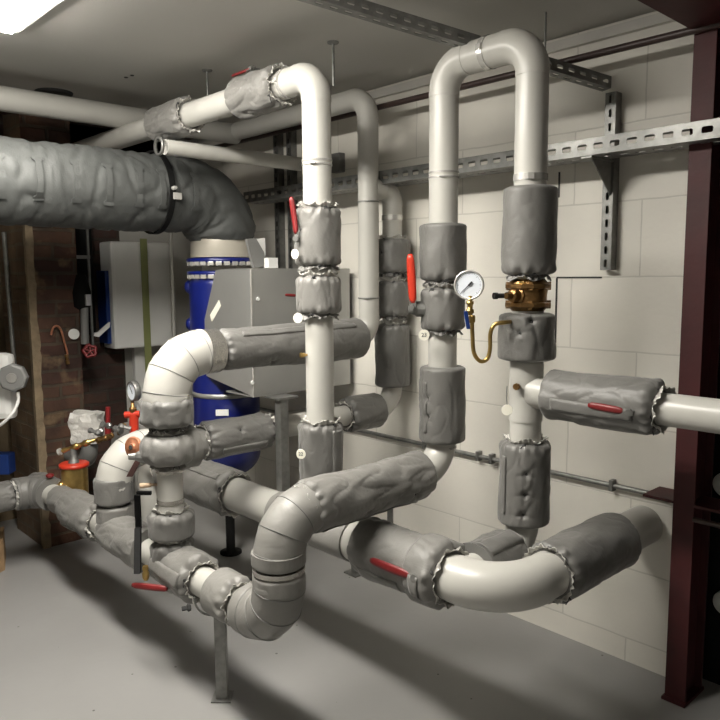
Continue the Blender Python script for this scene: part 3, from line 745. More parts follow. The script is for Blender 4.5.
for k, px_ in enumerate((277, 290)):
    ys2 = at(px_, 200, X=WX - .04).y
    strut('slotted_upright', ('left' if k == 0 else 'right') + ' one of two dark slotted uprights behind the red lever of the front riser', V((WX - .042, ys2 - .02, 1.50)), UP, (0, 1, 0), (1, 0, 0), .92, .041, .04, .05, .028, .013, False)
# ceiling channel across
pz = CZ - .07
A1 = at(612, 78, X=WX - .03)
zc = zpy(A1.x, A1.y, 86)
e1 = at(611, 88, X=WX - .03); e0 = at(350, 9, Z=2.375); ed = (e1 - e0).normalized(); e0 = e1 - ed * 1.25
strut('ceiling_channel', 'slotted steel channel crossing just under the ceiling at top right', e0, ed, UP, V((-ed.y, ed.x, 0)), 1.25, .041, .05, .05, .026, .014)
# rods with ceiling plates
for (px_, py_, pyb, lab, X_) in ((207, 70, 98, 'short threaded rod with round plate above the ceiling run, left', XA), (333, 42, 86, 'short threaded rod with round plate behind the front top bend', XB)):
    p = at(px_, py_, Z=CZ); p = V((p.x, p.y, CZ))
    zb_ = zpy(p.x, p.y, pyb)
    rt = thing('hanger_rod', lab, 'hanger rod', p)
    obj('rod', MB().tube((p.x, p.y, zb_), (p.x, p.y, CZ), .0055, 12), M['galv'], rt)
    obj('ceiling_plate', MB().lathe((p.x, p.y, CZ - .008), UP, [(0, .012), (.002, .022), (.008, .024)], 24), M['galv'], rt)
p = at(546, 0, Y=1.50)
rt = thing('hanger_rod', 'thin rod hanging from the ceiling over the right top bend', 'hanger rod', (p.x, 1.5, 2.1))
obj('rod', MB().tube((p.x, 1.5, 2.12), (p.x, 1.5, CZ), .004, 12), M['galv'], rt)

# brown fire pipe and lower rail
bp_ = at(690, 32, X=2.45)
o = obj('brown_pipe', MB().tube((2.45, -.1, bp_.z), (2.45, 3.95, bp_.z + .01), .013, 20), M['brown']); tag(o, 'thin dark brown pipe running high along the block wall', 'pipe')
rl = thing('wall_conduit', 'thin grey conduit clipped low along the block wall', 'conduit', (WX - .02, 2.6, .7))
rz = zpy(WX - .02, at(665, 497, X=WX - .02).y, 497)
obj('conduit', MB().tube((WX - .018, 1.07, rz), (WX - .018, 4.0, rz - .005), .010, 16), M['galv'], rl)
for px_ in (478, 612):
    yy = at(px_, 484, X=WX - .02).y
    obj('clip', MB().box((WX - .016, yy, rz), (1, 0, 0), (0, 1, 0), UP, .016, .008, .022, .002), M['galv'], rl)
for k in range(3): 
    yy = (3.0, 2.3, 1.9)[k]
    obj('clip', MB().box((WX - .016, yy, rz), (1, 0, 0), (0, 1, 0), UP, .016, .008, .022, .002), M['galv'], rl)

# ------------------------------------------------------------------ steel column, beam, black panel
c0 = at(664, 698, Z=0); c1 = at(685, 706, Z=0)
CX = (c0.x + c1.x) / 2
cl = thing('steel_column', 'dark red steel column standing on the floor at the right', 'column', (CX + .07, (c0.y + c1.y) / 2, 0))
y0, y1 = c1.y, c0.y
obj('column_shaft', MB().box((CX + .006, (y0 + y1) / 2, CZ / 2), (1, 0, 0), (0, 1, 0), UP, .006, (y1 - y0) / 2, CZ / 2, .001)
    .box((CX + .075, y0 + .03, CZ / 2), (1, 0, 0), (0, 1, 0), UP, .066, .005, CZ / 2)
    .box((CX + .144, (y0 + y1) / 2, CZ / 2), (1, 0, 0), (0, 1, 0), UP, .006, (y1 - y0) / 2, CZ / 2, .001), M['column'], cl)
obj('base_plate', MB().box((CX + .07, (y0 + y1) / 2 - .0, .006), (1, 0, 0), (0, 1, 0), UP, .085, (y1 - y0) / 2 + .006, .006, .002), M['column'], cl)
bY = .90
bz = 2.30
be = thing('steel_beam', 'dark red steel beam under the ceiling meeting the column top', 'beam', (1.8, y0, bz))
obj('bottom_flange', MB().box((1.72, y1 - .10, bz + .008), (1, 0, 0), (0, 1, 0), UP, .87, .10, .008, .001), M['column'], be)
obj('beam_web', MB().box((1.72, y1 - .10, (bz + CZ) / 2 + .005), (1, 0, 0), (0, 1, 0), UP, .87, .008, (CZ - bz) / 2 - .006), M['column'], be)
# low bracket and thin brown pipe at the column
pk = at(700, 521, X=CX - .03)
o = obj('thin_brown_pipe', MB().tube((CX - .03, y0 - .01, pk.z), (CX - .03, .3, pk.z), .009, 16), M['brown']); tag(o, 'thin brown pipe passing the column low down, to the right edge', 'pipe')
o = obj('column_bracket', MB().box(((CX + WX) / 2, y0 + .035 + (y1 - y0) * 0, pk.z + .035), (1, 0, 0), (0, 1, 0), UP, (WX - CX) / 2, .075 + (y1 - y0), .005, .001).box((WX - .006, y1 + .05, pk.z + .012), (1, 0, 0), (0, 1, 0), UP, .005, .04, .022, .001), M['column']); tag(o, 'dark red steel angle bracket joining column and wall above the main pipe end', 'bracket')
# black backing panel with pale discs
pb = thing('black_backing', 'tall black panel at the right frame edge beyond the column', 'panel', (WX + .10, .5, 0))
obj('panel', MB().box((WX + .10, .45, CZ / 2), (1, 0, 0), (0, 1, 0), UP, .01, .55, CZ / 2), M['black'], pb)
yy = at(713, 400, X=WX + .07).y
obj('edge_strip', MB().box((WX + .08, yy, CZ / 2), (1, 0, 0), (0, 1, 0), UP, .006, .007, CZ / 2), M['greyp'], pb)
for py_ in (486, 605):
    p = at(724, py_, X=WX + .05)
    o = obj('white_disc', MB().lathe(p + V((.035, 0, 0)), (-1, 0, 0), [(0, .045), (.02, .045), (.028, .040), (.03, .02)], 32), M['white']); tag(o, ('upper' if py_ < 500 else 'lower') + ' white round cap on the black panel at the right edge', 'cap')

# ------------------------------------------------------------------ levers and tags
def near(X, Y, z, r, a=0): # surface point of a vertical pipe jacket at angle a from the camera direction (positive = towards image left)
    d = TOCAM * math.cos(a) + LEFT * math.sin(a); return V((X, Y, z)) + d * r, d
dA = XA * cA + YA * sA
p = at(296, 234, D=dA - .06); q = at(290, 197, D=dA - .06)
lever('dark red upright lever on the left of the front riser', p, q - p, (q - p).length, .020, M['red'], stem_to=V((XA, YA, p.z - .012)) + LEFT * .05, bend=-.006, face=LEFT * .6 + TOCAM)
ctag('white round tag hanging under the dark red lever of the front riser', at(296, 240, D=dA - .04), at(295, 254, D=dA - .06), .018, LEFT * .8 + TOCAM)
ctag('blank oval tag left of the second jacket on the front riser', at(299, 301, D=dA - .075), at(298, 318, D=dA - .07), .018, LEFT * .3 + TOCAM)
ctag('white tag with printed number low on the front riser', at(301, 443, D=dA - .085), at(301, 454, D=dA - .085), .018, LEFT * .3 + TOCAM, '22')
dE = XE * cA + YE * sA
p = at(413, 303, D=dE - .05); q = at(410, 254, D=dE - .05)
lever('bright red-orange upright lever left of the pressure gauge', p, q - p, (q - p).length, .028, M['redbright'], stem_to=V((XE, YE, p.z - .01)) + LEFT * .06, bend=.0, face=LEFT * .3 + TOCAM)
vb = thing('valve_stub', 'corroded valve stub beneath the bright red-orange lever', 'valve', at(415, 312, D=dE - .03))
c = at(418, 309, D=dE - .02)
obj('gland', MB().lathe(c + LEFT * .035, -LEFT, [(0, .014), (.01, .020), (.02, .022), (.03, .030), (.06, .03)], 10, smooth=False), M['galv'], vb)
ctag('white round tag numbered in ink under the red-orange lever', at(424, 322, D=dE - .10), at(424, 335, D=dE - .10), .020, TOCAM, '23')
# outlet lever
p = along((XE - .085, YF, zR - .005), (XE - .085, .3, zR - .005), px=624); q = along((XE - .085, YF, zR), (XE - .085, .3, zR), px=589)
lever('dark red horizontal lever on the outlet jacket at the right', p, q - p, (q - p).length, .020, M['red'], stem_to=(XE - .03, p.y + .0, zR), bend=.004, face=(-1, 0, 0))
# main lever
off = V((-.108, 0, .012))
p = along(V(ma) + off, V(mbq) + off, px=411); q = along(V(ma) + off, V(mbq) + off, px=371)
lever('red lever lying along the jacket of the large low main', p, q - p, (q - p).length, .026, M['red'], stem_to=(XA - .05, p.y, ZM), bend=.003, face=(-1, 0, .1))
# header lever
dD = XD * cA + YD * sA
p = at(168, 589, D=dD - .135); q = at(132, 585, D=dD - .10)
lever('dark red lever low at the front left under the creased tee jacket', p, q - p, (q - p).length, .022, M['red'], stem_to=(XP, p.y + .05, ZP - .02), bend=0, face=TOCAM + UP * .3)
# top run lever + knob
off = V((-.03, 0, .085)); 
p = along(V((XA, 2.05, zRun)) + off, V((XA, 3.6, zRun)) + off, px=249); q = along(V((XA, 2.05, zRun)) + off, V((XA, 3.6, zRun)) + off, px=233)
lever('short red lever on top of the ceiling run valve', p, q - p, (q - p).length, .03, M['red'], stem_to=(XA, p.y, 2.24), bend=0, face=UP - V((1, 0, 0)) * .5)
vk = thing('valve_gland', 'dark crumpled knob above the ceiling run valve jacket', 'valve', (XA, 2.3, 2.30))
c = along(V((XA, 2.05, 2.30)), V((XA, 3.6, 2.30)), px=257)
c.z = 2.302
obj('knob', MB().lathe(c - UP * .02, UP, [(0, .015), (.012, .016), (.014, .028), (.026, .024), (.03, .014), (.04, .012)], 9, smooth=False), M['greyp'], vk)
# small red lever behind
p = at(296, 296, Y=cy - .02)
lever('small dark red lever seen left of the front riser against the cabinet', at(296, 295.5, Y=2.6), at(284, 295, Y=2.6) - at(296, 295.5, Y=2.6), .06, .012, M['red'], face=TOCAM)
# brass drain peg on riser A, tan peg on riser D, test point on riser F
def peg(label, c, d, L, r, m):
    o = thing('test_plug', label, 'plug', c)
    obj('stem', MB().lathe(c, d, [(0, r * .6), (L * .45, r * .6), (L * .5, r), (L, r)], 14), m, o)
    obj('cap', MB().lathe(V(c) + V(d).normalized() * L, d, [(0, r * 1.25), (L * .3, r * 1.1)], 8, smooth=False), m, o)
    return o
peg('small brass plug on the left of the bare front riser', V((XA, YA, zpy(XA, YA, 354))) + (LEFT + TOCAM * .6).normalized() * .050, LEFT + TOCAM * .4, .022, .008, M['brass'])
peg('tan capped peg sticking out left of the bare upright under the bulging tee jacket', V((XD, YD, zpy(XD, YD, 483))) + (LEFT + TOCAM * .4).normalized() * .045, LEFT + TOCAM * .3, .05, .009, M['tan'])
peg('dark plug on the bare right riser just above the tee', V((XE, YF, zpy(XE, YF, 384))) + (LEFT * .8 + TOCAM).normalized() * .054, LEFT * .8 + TOCAM, .02, .010, M['bronze'])
dF = XE * cA + YF * sA
ctag('pale blank tag hanging on a wire by the right-hand tee', at(507, 386, D=dF - .11), at(507, 410, D=dF - .11), .018, LEFT * .3 + TOCAM, mt=M['tagm'])

# ------------------------------------------------------------------ bronze valve on right riser
zv0, zv1 = zpy(XE, YF, 309), zpy(XE, YF, 281); hv = zv1 - zv0
bv = thing('bronze_valve', 'bronze flanged valve between two jackets on the right riser', 'valve', (XE, YF, zv0))
obj('body', MB().lathe((XE, YF, zv0 - .01), UP, [(0, .050), (.012, .060), (.02, .068), (hv * .4, .062), (hv * .6, .062), (hv, .068), (hv + .02, .05)], 32), M['bronze'], bv)
for zz in (zv0 + .006, zv1 - .026):
    mb = MB().lathe((XE, YF, zz), UP, [(0, .072), (.003, .077), (.015, .077), (.018, .072)], 12, smooth=False)
    for a in (.5, 2.2, 3.9, 5.4): mb.lathe((XE + .062 * math.cos(a), YF + .062 * math.sin(a), zz - .004), UP, [(0, .013), (.027, .013)], 6, smooth=False)
    obj('flange', mb, M['bronze'], bv)
dd = (LEFT * .75 + TOCAM * .65).normalized(); bc = V((XE, YF, (zv0 + zv1) / 2))
obj('bonnet', MB().lathe(bc + dd * .045, dd, [(0, .028), (.02, .030), (.022, .022), (.045, .020), (.05, .012), (.075, .010)], 12, smooth=False), M['bronze'], bv)
obj('test_cap', MB().lathe(bc + dd * .09 + LEFT * .0, (LEFT + TOCAM * .3), [(0, .012), (.02, .012), (.022, .008), (.05, .008), (.052, .011), (.065, .011)], 12), M['string'], bv)
# brass coloured upper union lug
obj('lug', MB().lathe(bc + UP * .026 + TOCAM * .05 + LEFT * .03, UP, [(0, .014), (.02, .014)], 6, smooth=False), M['brass'], bv)

# ------------------------------------------------------------------ pressure gauge with siphon
D0 = dF - .085
G = thing('pressure_gauge', 'round white-faced pressure gauge on a curled brass siphon tube', 'gauge', at(468, 300, D=D0))
gc = at(469, 285, D=D0); gf = (TOCAM + LEFT * .30 - UP * .02).normalized(); gr = .046
obj('case', MB().lathe(gc - gf * .032, gf, [(0, gr * .8), (.004, gr * .96), (.026, gr * .96), (.028, gr * 1.06), (.036, gr * 1.06), (.038, gr * .96), (.034, gr * .92)], 64, caps=False).lathe(gc - gf * .032, gf, [(0, .001), (.0001, gr * .8)], 64, caps=False), M['steel'], G)
dial = obj('dial', MB().lathe(gc - gf * .002, gf, [(0, gr * .94), (.003, gr * .94)], 64), M['dial'], G)
gx = UP.cross(gf).normalized(); gy = gf.cross(gx); gx = -gx if gx.dot(LEFT) > 0 else gx
tk = MB()
for i in range(31):
    a = math.radians(225 - i * 9); dv = gx * math.cos(a) + gy * math.sin(a); ln = .12 if i % 5 == 0 else .06
    tk.box(gc + gf * .0013 + dv * gr * (.86 - ln / 2), dv, gf.cross(dv), gf, gr * ln / 2, .0004 if i % 5 else .0007, .0004)
obj('scale_marks', tk, M['ink'], dial)
a = math.radians(224); dv = gx * math.cos(a) + gy * math.sin(a)
nd = MB().box(gc + gf * .004 + dv * gr * .22, dv, gf.cross(dv), gf, gr * .48, .0012, .0006); nd.box(gc + gf * .004 - dv * gr * .2, dv, gf.cross(dv), gf, gr * .12, .003, .0008)
nd.lathe(gc + gf * .002, gf, [(0, .003), (.004, .003)], 16)
obj('needle', nd, M['ink'], dial)
def AD(x, y): return at(x, y, D=D0)
mb = MB(); t0 = AD(470, 300)
mb.lathe(AD(470, 315), UP, [(0, .008), (.006, .008), (.007, .013), (.018, .013), (.019, .009), (.034, .009), (.035, .013), (.045, .012), (.046, .007), (.062, .006)], 12)
mb.lathe(AD(472, 323), UP, [(0, .008), (.004, .011), (.022, .011), (.026, .008)], 8, smooth=False)
obj('gauge_cock', mb, M['brass'], G)
obj('blue_lever', MB().box(at(467, 320, D=D0 - .02), LEFT, TOCAM, AD(465, 312) - AD(468, 331), .0065, .004, .030, .003), M['bluep'], G)
end = V((XE, YF, 0)) ; zz_ = AD(505, 322).z
pth = bez([AD(472, 320), AD(472.5, 337), AD(474, 353), AD(480, 361), AD(487, 359), AD(490, 349), AD(490.5, 333), AD(495, 324.5), AD(504, 322.5), at(510, 322, D=dF - .06)], 8)
obj('siphon_tube', MB().sweep(pth, .0068, 14), M['brass'], G)

# ------------------------------------------------------------------ front support leg
fx, fy = XP + .02, at(225, 694, X=XP + .03).y
sp_ = thing('support_post', 'galvanised square post standing on the floor under the front bend', 'pipe support', (fx, fy, 0))
zt3 = ZP - .075
obj('leg', MB().box((fx, fy, zt3 / 2), TOCAM, LEFT, UP, .020, .020, zt3 / 2, .002), M['galv'], sp_)
obj('base_plate', MB().box((fx, fy, .003), TOCAM, LEFT, UP, .036, .036, .003, .001), M['galv'], sp_)
obj('saddle', MB().sweep([V((XP, fy - .015, ZP)) + V((math.cos(a), 0, math.sin(a))) * .090 for a in [PI + PI * i / 16 for i in range(17)]], .004, 8), M['galv'], sp_)
obj('bolt', MB().lathe(V((XP - .08, fy + .03, ZP - .055)), (-1, .3, 0), [(0, .012), (.01, .014), (.014, .008), (.03, .008)], 6, smooth=False), M['string'], sp_)
# rear supports
for (p0_, pt_, lab) in ((at(392, 566, Z=0), 505, 'galvanised support post seen between the centre arm and the main lever'), (at(356, 573, Z=0), 530, 'foot of a short support near the wall, under the large main')):
    rt = thing('support_post', lab, 'pipe support', (p0_.x, p0_.y, 0)); zt_ = zpy(p0_.x, p0_.y, pt_)
    obj('post', MB().box((p0_.x, p0_.y, zt_ / 2), (1, 0, 0), (0, 1, 0), UP, .018, .018, zt_ / 2, .002), M['galv'], rt)
    obj('base_plate', MB().box((p0_.x, p0_.y, .004), (1, 0, 0), (0, 1, 0), UP, .045, .045, .004, .001), M['galv'], rt)

# ------------------------------------------------------------------ black strap in front of header and brass drain cock
D1 = dD - .02
bk = thing('black_strap', 'black hanging lever bar in front of the header beside the creased tee jacket', 'handle', at(137, 550, D=D1))
obj('bar', MB().box((at(138, 526, D=dD + .03) + at(137.5, 575, D=dD - .12)) / 2, LEFT, TOCAM, at(138, 526, D=dD + .03) - at(137.5, 575, D=dD - .12), .012, .010, .095, .003), M['black'], bk)
obj('upper_bar', MB().box((at(138, 496, D=dD + .2) + at(138, 530, D=dD + .12)) / 2, LEFT, TOCAM, UP, .012, .008, .075, .003).box(at(144, 493, D=dD + .2), LEFT, TOCAM, UP, .03, .008, .008, .002), M['black'], bk)
dc = thing('drain_cock', 'small brass drain cock by the low dark red lever', 'valve', at(146, 575, D=D1 - .06))
obj('body', MB().lathe(at(146, 580, D=D1 - .06), UP, [(0, .008), (.01, .013), (.03, .013), (.032, .009), (.045, .012), (.055, .010)], 12), M['brass'], dc)

# ------------------------------------------------------------------ brass strainer cluster
D2 = 3.62
c = at(76, 500, D=D2)
st = thing('brass_strainer', 'brass strainer pot with a red rim behind the header', 'strainer', c)
hh = at(76, 466, D=D2).z - c.z
obj('pot', MB().lathe(c - UP * .05, UP, [(0, .055), (.02, .062), (.05, .064), (hh + .03, .066), (hh + .05, .060)], 40), M['brass'], st)
obj('red_rim', MB().lathe(c + UP * (hh - .005), UP, [(0, .060), (.004, .074), (.018, .074), (.024, .066), (.024, .05)], 40), M['redbright'], st)
obj('neck', MB().lathe(c + UP * hh, UP, [(0, .03), (.03, .026), (.04, .018), (.09, .016)], 20), M['galv'], st)
d = (at(104, 437, D=D2) - at(62, 451, D=D2)); s0 = at(62, 451, D=D2)
L_ = d.length
obj('cross_valve', MB().lathe(s0, d, [(0, .010), (.01, .014), (.03, .010), (.06, .010), (.062, .016), (.085, .018), (.09, .012), (.12, .012), (.122, .018), (.15, .016), (.155, .010), (L_, .008)], 14), M['brass'], st)
obj('cross_cap', MB().lathe(s0 - d.normalized() * .02, d, [(0, .018), (.014, .018)], 20), M['steel'], st)
d = at(45, 488, D=D2 - .05) - at(70, 485, D=D2 - .05); s0 = at(70, 485, D=D2 - .03)
obj('side_cock', MB().lathe(s0, d, [(0, .018), (.03, .018), (.032, .026), (.05, .026), (.055, .014), (.08, .014), (.085, .020), (.11, .018), (.13, .008)], 14), M['brass'], st)
obj('side_grip', MB().lathe(at(50, 478, D=D2 - .05), UP, [(0, .01), (.01, .02), (.018, .02), (.022, .01)], 12), M['red'], st)
# large grey elbow behind the strainer
jj = run('rear_pipe', 'dull grey pipe behind the brass strainer by the pier', [(1.75, 3.85, .005), (1.75, 3.85, .66), (1.75, 3.50, .66)], .06, .10, M['wrap'])
# crumpled white box
c = at(88, 427, D=3.85)
mb = MB(); bm = bmesh.new(); bmesh.ops.create_cube(bm, size=2); bmesh.ops.subdivide_edges(bm, edges=bm.edges[:], cuts=6, use_grid_fill=True)
for v in bm.verts:
    p = V((v.co.x * .082, v.co.y * .06, v.co.z * .085)); p *= 1 - .10 * (v.co.length - 1)
    p += V((noise.noise(p * 22), noise.noise(p * 22 + V((5, 0, 0))), noise.noise(p * 22 + V((0, 7, 0))))) * .018; v.co = p
mb.add([c + LEFT * -v.co.x + TOCAM * v.co.y + UP * v.co.z for v in bm.verts], [tuple(v.index for v in f.verts) for f in bm.faces], False); bm.free()
o = obj('crumpled_cover', mb, M['card']); tag(o, 'crumpled whitish foil-board cover behind the brass strainer', 'cover')
o = obj('cover_stand', MB().sweep(bez([V((c.x, c.y, c.z - .05)), V((c.x, c.y, c.z - .13)), V((c.x, c.y + .06, c.z - .19)), V((c.x, BY - .27, c.z - .20))], 6), .045, 24), M['greyp']); tag(o, 'upright pipe stub carrying the crumpled whitish cover', 'pipe')
# back gauge with red valve
D3 = 3.45
gb = thing('rear_gauge', 'small tilted pressure gauge on a red valve at the left', 'gauge', at(133, 428, D=D3))
gcc = at(133, 391, D=D3); gff = (TOCAM + LEFT * 1.0).normalized()
obj('case', MB().lathe(gcc - gff * .02, gff, [(0, .04), (.004, .05), (.03, .05), (.034, .044), (.028, .042)], 40, caps=False).lathe(gcc - gff * .02, gff, [(0, .001), (.0001, .04)], 40, caps=False), M['galv'], gb)
obj('dial', MB().lathe(gcc + gff * .004, gff, [(0, .044), (.002, .044)], 40), M['dial'], gb)
obj('needle', MB().box(gcc + gff * .008, UP + LEFT * .3, gff.cross(UP), gff, .03, .002, .001), M['ink'], gb)
obj('stem', MB().lathe(at(133, 414, D=D3), UP, [(0, .012), (.02, .018), (.03, .018), (.035, .010), (.07, .009)], 12), M['bronze'], gb)
obj('red_valve', MB().tube(at(125, 415, D=D3), at(140, 414, D=D3), .017, 16).tube(at(134, 434, D=D3), at(134, 414, D=D3), .022, 16), M['redbright'], gb)
gp = at(134, 434, D=D3)
obj('standpipe', MB().tube((gp.x, gp.y, .80), gp, .012, 12), M['bronze'], gb)
o = obj('red_rod', MB().tube(at(108, 424, D=3.6), at(108, 407, D=3.6), .012, 12).tube(at(108, 440, D=3.6), at(108, 424, D=3.6), .016, 12), M['red']); tag(o, 'slim red valve spindle between the crumpled cover and the small gauge', 'valve')
# dark clutter of fittings
rnd = random.Random(5)
ft = thing('small_fitting', 'cluster of dark small pipe fittings on top of the left pale bend', 'fitting', at(112, 432, D=3.5))
for k in range(9):
    a0 = at(100 + rnd.uniform(0, 30), 424 + rnd.uniform(0, 14), D=3.48 + rnd.uniform(-.05, .1)); dv = V((rnd.uniform(-1, 1), rnd.uniform(-1, 1), rnd.uniform(-.6, 1))).normalized()
    obj('fitting', MB().lathe(a0, dv, [(0, .010), (.01, .016), (.022, .016), (.026, .010), (.05, .010), (.052, .015), (.062, .015)], 8, smooth=False), M['galv'] if k % 3 else M['bronze'], ft)
# copper handwheel
D4 = 2.72
hw = thing('copper_handwheel', 'round copper-coloured handwheel disc left of the bulging tee jacket', 'handwheel', at(135, 447, D=D4))
hd = (TOCAM + LEFT * .5 + UP * .15).normalized(); hc = at(135, 447, D=D4)
obj('wheel', MB().lathe(hc, hd, [(0, .034), (.004, .041), (.012, .041), (.014, .034), (.014, .018), (.022, .014)], 28), M['copper'], hw)
obj('hub', MB().lathe(hc + hd * .014, hd, [(0, .010), (.012, .009)], 6, smooth=False), M['string'], hw)
obj('lever_arm', MB().box((at(140, 458, D=D4 - .02) + at(129, 477, D=D4)) / 2, LEFT, TOCAM, at(141, 456, D=D4 - .02) - at(129, 478, D=D4), .012, .006, .045, .002), mat('dark_rust', (.10, .045, .04), .6, var=.3, vscale=30, bump=.4), hw)
obj('gland', MB().lathe(at(152, 456, D=D4 - .08), LEFT + TOCAM * .1, [(0, .030), (.02, .024), (.03, .028), (.05, .02), (.06, .014), (.085, .012)], 10, smooth=False), M['galv'], hw)

# ------------------------------------------------------------------ back wall equipment
# white cabinet with blue side and green tape
b0 = at(110, 241, Y=4.15); b1 = at(173, 345, Y=4.15)
wb = thing('wall_cabinet', 'white rounded wall cabinet with a blue left side on the back wall', 'cabinet', (b0.x, 4.15, b1.z))
obj('body', MB().box(((b0.x + b1.x) / 2, 4.23, (b0.z + b1.z) / 2), (1, 0, 0), (0, 1, 0), UP, (b1.x - b0.x) / 2, .08, (b0.z - b1.z) / 2, .016), M['white'], wb)
obj('blue_side', MB().box((b0.x - .012, 4.25, (b0.z + b1.z) / 2 - .07), (1, 0, 0), (0, 1, 0), UP, .012, .06, (b0.z - b1.z) / 2 * .68, .003), M['bluep'], wb)
tx = at(146, 300, Y=4.14).x
o = obj('green_tape', MB().box((tx, 4.142, (1.75 + .78) / 2), (1, 0, 0), (0, 1, 0), UP, .022, .002, (1.76 - .78) / 2), M['tape']); tag(o, 'long yellow-green strap hanging down over the white wall cabinet', 'strap')
o = obj('white_lower_panel', MB().box((at(144, 400, Y=4.30).x, 4.31, .80), (1, 0, 0), (0, 1, 0), UP, .055, .02, .36, .003), M['white']); tag(o, 'narrow white upright panel below the white wall cabinet', 'panel')
# chrome vertical pipe right of cabinet
xx = at(171, 300, Y=4.1).x
o = obj('silver_conduit', MB().tube((xx + .015, 4.1, 1.10), (xx + .015, 4.1, 2.2), .013, 16), M['steel']); tag(o, 'bright thin upright conduit right of the white wall cabinet', 'conduit')
# white bent arm at cabinet's lower left
o = obj('white_bracket', MB().prism([at(x, y, Y=4.1) for x, y in ((94, 336), (99, 337), (110, 327), (110, 322), (99, 332), (95, 333))], (0, .02, 0)), M['white']); tag(o, 'small bent white strap at the lower left of the white wall cabinet', 'bracket')
# copper pipe hook on pier
pts = [at(x, y, Y=4.05) for x, y in ((51, 335), (53, 328), (57, 326), (61, 330), (64, 341), (67, 352), (68, 362))]
cpz = thing('copper_pipe', 'thin hooked copper pipe on the face of the brick pier', 'pipe', pts[0])
obj('pipe_length', MB().sweep(bez(pts, 6), .006, 12), M['copper'], cpz)
obj('nut', MB().lathe(at(68, 364, Y=4.05), (at(66, 352, Y=4.05) - at(68, 364, Y=4.05)), [(0, .011), (.02, .011), (.022, .008), (.04, .008), (.042, .011), (.055, .011)], 8, smooth=False), M['bronze'], cpz)
# dark recess with valves
dk = thing('hanging_hose_valve', 'black upright hose and frame with a red handwheel between pier and white cabinet', 'valve', at(88, 350, Y=4.05))
obj('hose', MB().tube(at(85, 344, Y=4.08), at(84, 292, Y=4.08), .022, 16), M['greyp'], dk)
obj('buckle', MB().box(at(88, 300, Y=4.04), (1, 0, 0), (0, 1, 0), UP, .014, .01, .032, .003), M['steel'], dk)
obj('frame', MB().box(at(90, 290, Y=4.10), (1, 0, 0), (0, 1, 0), UP, .006, .006, .36).box(at(81, 257, Y=4.10), (1, 0, 0), (0, 1, 0), UP, .05, .008, .010, .002), M['galv'], dk)
obj('upper_body', MB().lathe(at(82, 310, Y=4.1), UP, [(0, .02), (.02, .05), (.1, .055), (.16, .04), (.2, .03)], 20), M['black'], dk)
wc = at(90, 351, Y=4.03); mb = MB()
wd = V((-.3, -1, .35)).normalized(); wu = wd.orthogonal().normalized(); ww = wd.cross(wu)
mb.sweep([wc + (wu * math.cos(a) + ww * math.sin(a)) * (.032 + .004 * math.sin(5 * a)) for a in [2 * PI * j / 40 for j in range(40)]], .009, 8, closed=True)
for j in range(5):
    a = 2 * PI * j / 5; mb.tube(wc, wc + (wu * math.cos(a) + ww * math.sin(a)) * .032, .005, 8)
obj('handwheel', mb, M['red'], dk)
o = obj('recess_shade_sheet', MB().box((1.735, 4.30, 1.60), (1, 0, 0), (0, 1, 0), UP, .075, .03, .42), M['black']); tag(o, 'flat black sheet standing in for the deep shade in the gap between brick pier and white cabinet', 'board')  # flat black sheet added as the darkness of the recess
o = obj('white_oval_plate', MB().lathe(at(74, 334, Y=4.07), (-.7, -1, 0), [(0, .03), (.004, .03)], 24), M['white']); tag(o, 'small white oval plate beside the dark hose on the pier edge', 'plate')

# left edge things
D6 = 3.9
o = obj('grey_conduit', MB().sweep([at(4, 232, D=3.95), at(9, 300, D=3.95), at(15, 372, D=3.95)], .012, 12), M['galv']); tag(o, 'slim grey conduit leaning down the wall at the far left', 'conduit')
sw = thing('wall_switch', 'white rounded device with a grey hexagonal knob at the left edge', 'switch', at(2, 385, D=3.6))
obj('housing', MB().box(at(-2, 386, D=3.62), LEFT, TOCAM, UP, .085, .04, .17, .035), M['white'], sw)
kc = at(12, 378, D=3.52); kd = (TOCAM - LEFT * .15).normalized()
obj('knob', MB().lathe(kc - kd * .05, kd, [(0, .062), (.02, .072), (.05, .070), (.056, .060)], 8, smooth=False), M['greyp'], sw)
obj('knob_centre', MB().lathe(kc + kd * .005, kd, [(0, .026), (.006, .024)], 24), M['wrap'], sw)
obj('cable', MB().sweep(bez([at(18, 392, D=3.55), at(18, 402, D=3.55), at(12, 414, D=3.5), at(0, 425, D=3.5), at(-14, 430, D=3.5)], 8), .008, 10), M['white'], sw)
o = obj('blue_crate', MB().box(at(2, 463, D=3.8), LEFT, TOCAM, UP, .055, .04, .055, .006), M['bluep']); tag(o, 'dark blue box by the left edge above the header', 'box')
o = obj('timber_offcut', MB().prism([at(-4, 575, Z=0), at(5, 570, Z=0), at(6, 556, Z=0), at(-4, 560, Z=0)], (0, 0, .17)), M['timber']); tag(o, 'pale timber offcut on the floor at the left edge', 'timber')
o = obj('ceiling_disc', MB().lathe(at(54, 92, Z=CZ) - UP * .012, UP, [(0, .08), (.003, .088), (.011, .09)], 40), M['string']); tag(o, 'dark round cover on the ceiling at top left', 'ceiling cover')
for k, (x, y) in enumerate(((126, 77), (132, 75))):
    p = at(x, y, Z=CZ); o = obj('ceiling_screw', MB().lathe(V((p.x, p.y, CZ - .004)), UP, [(0, .008), (.003, .010)], 12), M['string']); tag(o, ('left' if k == 0 else 'right') + ' one of two tiny dark screw holes in the ceiling', 'screw')
# wall clip box on the block wall
o = obj('wall_box', MB().box(at(338, 163, X=WX - .02), (1, 0, 0), (0, 1, 0), UP, .02, .035, .05, .006), M['greyp']); tag(o, 'small grey box on the block wall just above the slotted tray', 'box')
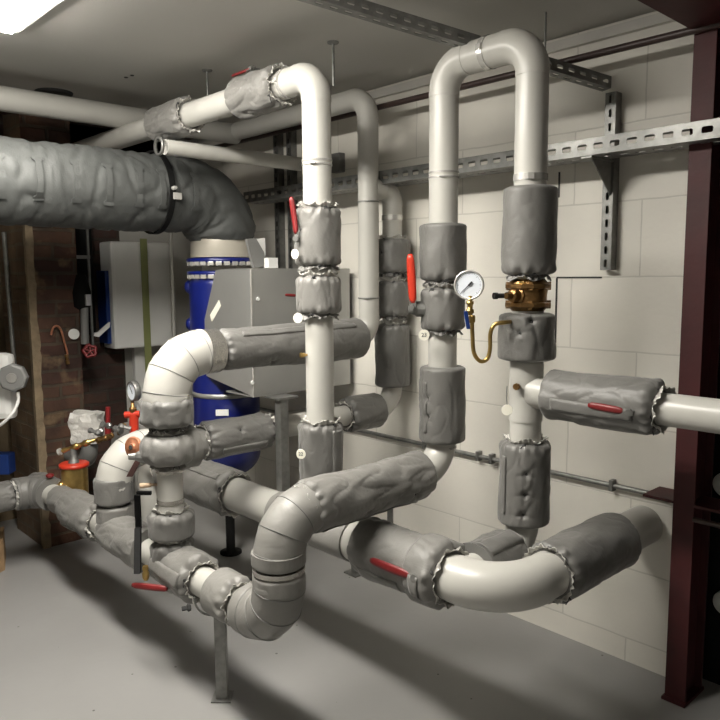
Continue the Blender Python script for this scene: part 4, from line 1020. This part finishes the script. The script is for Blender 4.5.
# outlined trace on the wall (dark sealed line)
mb = MB()
mb.box((WX - .002, 1.602, (at(557, 343, X=WX).z + at(557, 278, X=WX).z) / 2), (1, 0, 0), (0, 1, 0), UP, .002, .003, (at(557, 278, X=WX).z - at(557, 343, X=WX).z) / 2)
ya, yb_ = at(557, 278, X=WX).y, at(602, 277, X=WX).y
mb.box((WX - .002, (ya + yb_) / 2, at(580, 277.5, X=WX).z), (1, 0, 0), (0, 1, 0), UP, .002, abs(ya - yb_) / 2, .003)
mb.box((WX - .002, 1.602, (at(557, 205, X=WX).z + at(557, 165, X=WX).z) / 2), (1, 0, 0), (0, 1, 0), UP, .002, .003, .05)
struct('trim_4', mb, M['string'])

GR = {'insulation_jacket': 'removable insulation jackets on the pipes', 'valve_lever': 'red valve levers', 'valve_tag': 'round valve tags', 'lagged_elbow': 'lagged pipe bends',
      'support_post': 'galvanised support posts', 'slotted_upright': 'slotted wall uprights', 'hanger_rod': 'ceiling hanger rods', 'test_plug': 'small plugs on the pipes', 'ceiling_screw': 'screw holes in the ceiling', 'white_disc': 'white caps on the black panel'}
for o in list(scene.objects):
    k = o.name.split('.')[0]
    if o.parent is None and k in GR and 'label' in o: o['group'] = GR[k]
# ------------------------------------------------------------------ light
lm = thing('ceiling_light', 'bright blown-out ceiling light at the top left corner', 'light fitting', (.72, 2.2, CZ))
LX, LY0, LY1 = .84, 1.35, 2.88
obj('housing', MB().box((LX, (LY0 + LY1) / 2, CZ - .012), (1, 0, 0), (0, 1, 0), UP, .15, (LY1 - LY0) / 2 + .02, .012, .003), M['white'], lm)
obj('diffuser', MB().box((LX, (LY0 + LY1) / 2, CZ - .030), (1, 0, 0), (0, 1, 0), UP, .12, (LY1 - LY0) / 2, .006, .002), M['lamp'], lm)
w = bpy.data.worlds.new('world'); scene.world = w; w.use_nodes = True
w.node_tree.nodes['Background'].inputs[0].default_value = (.5, .5, .5, 1); w.node_tree.nodes['Background'].inputs[1].default_value = .02

vs2 = scene.view_settings
vs2.view_transform = 'Standard'; vs2.look = 'None'; vs2.exposure = 0.0; vs2.gamma = 1; vs2.use_curve_mapping = False
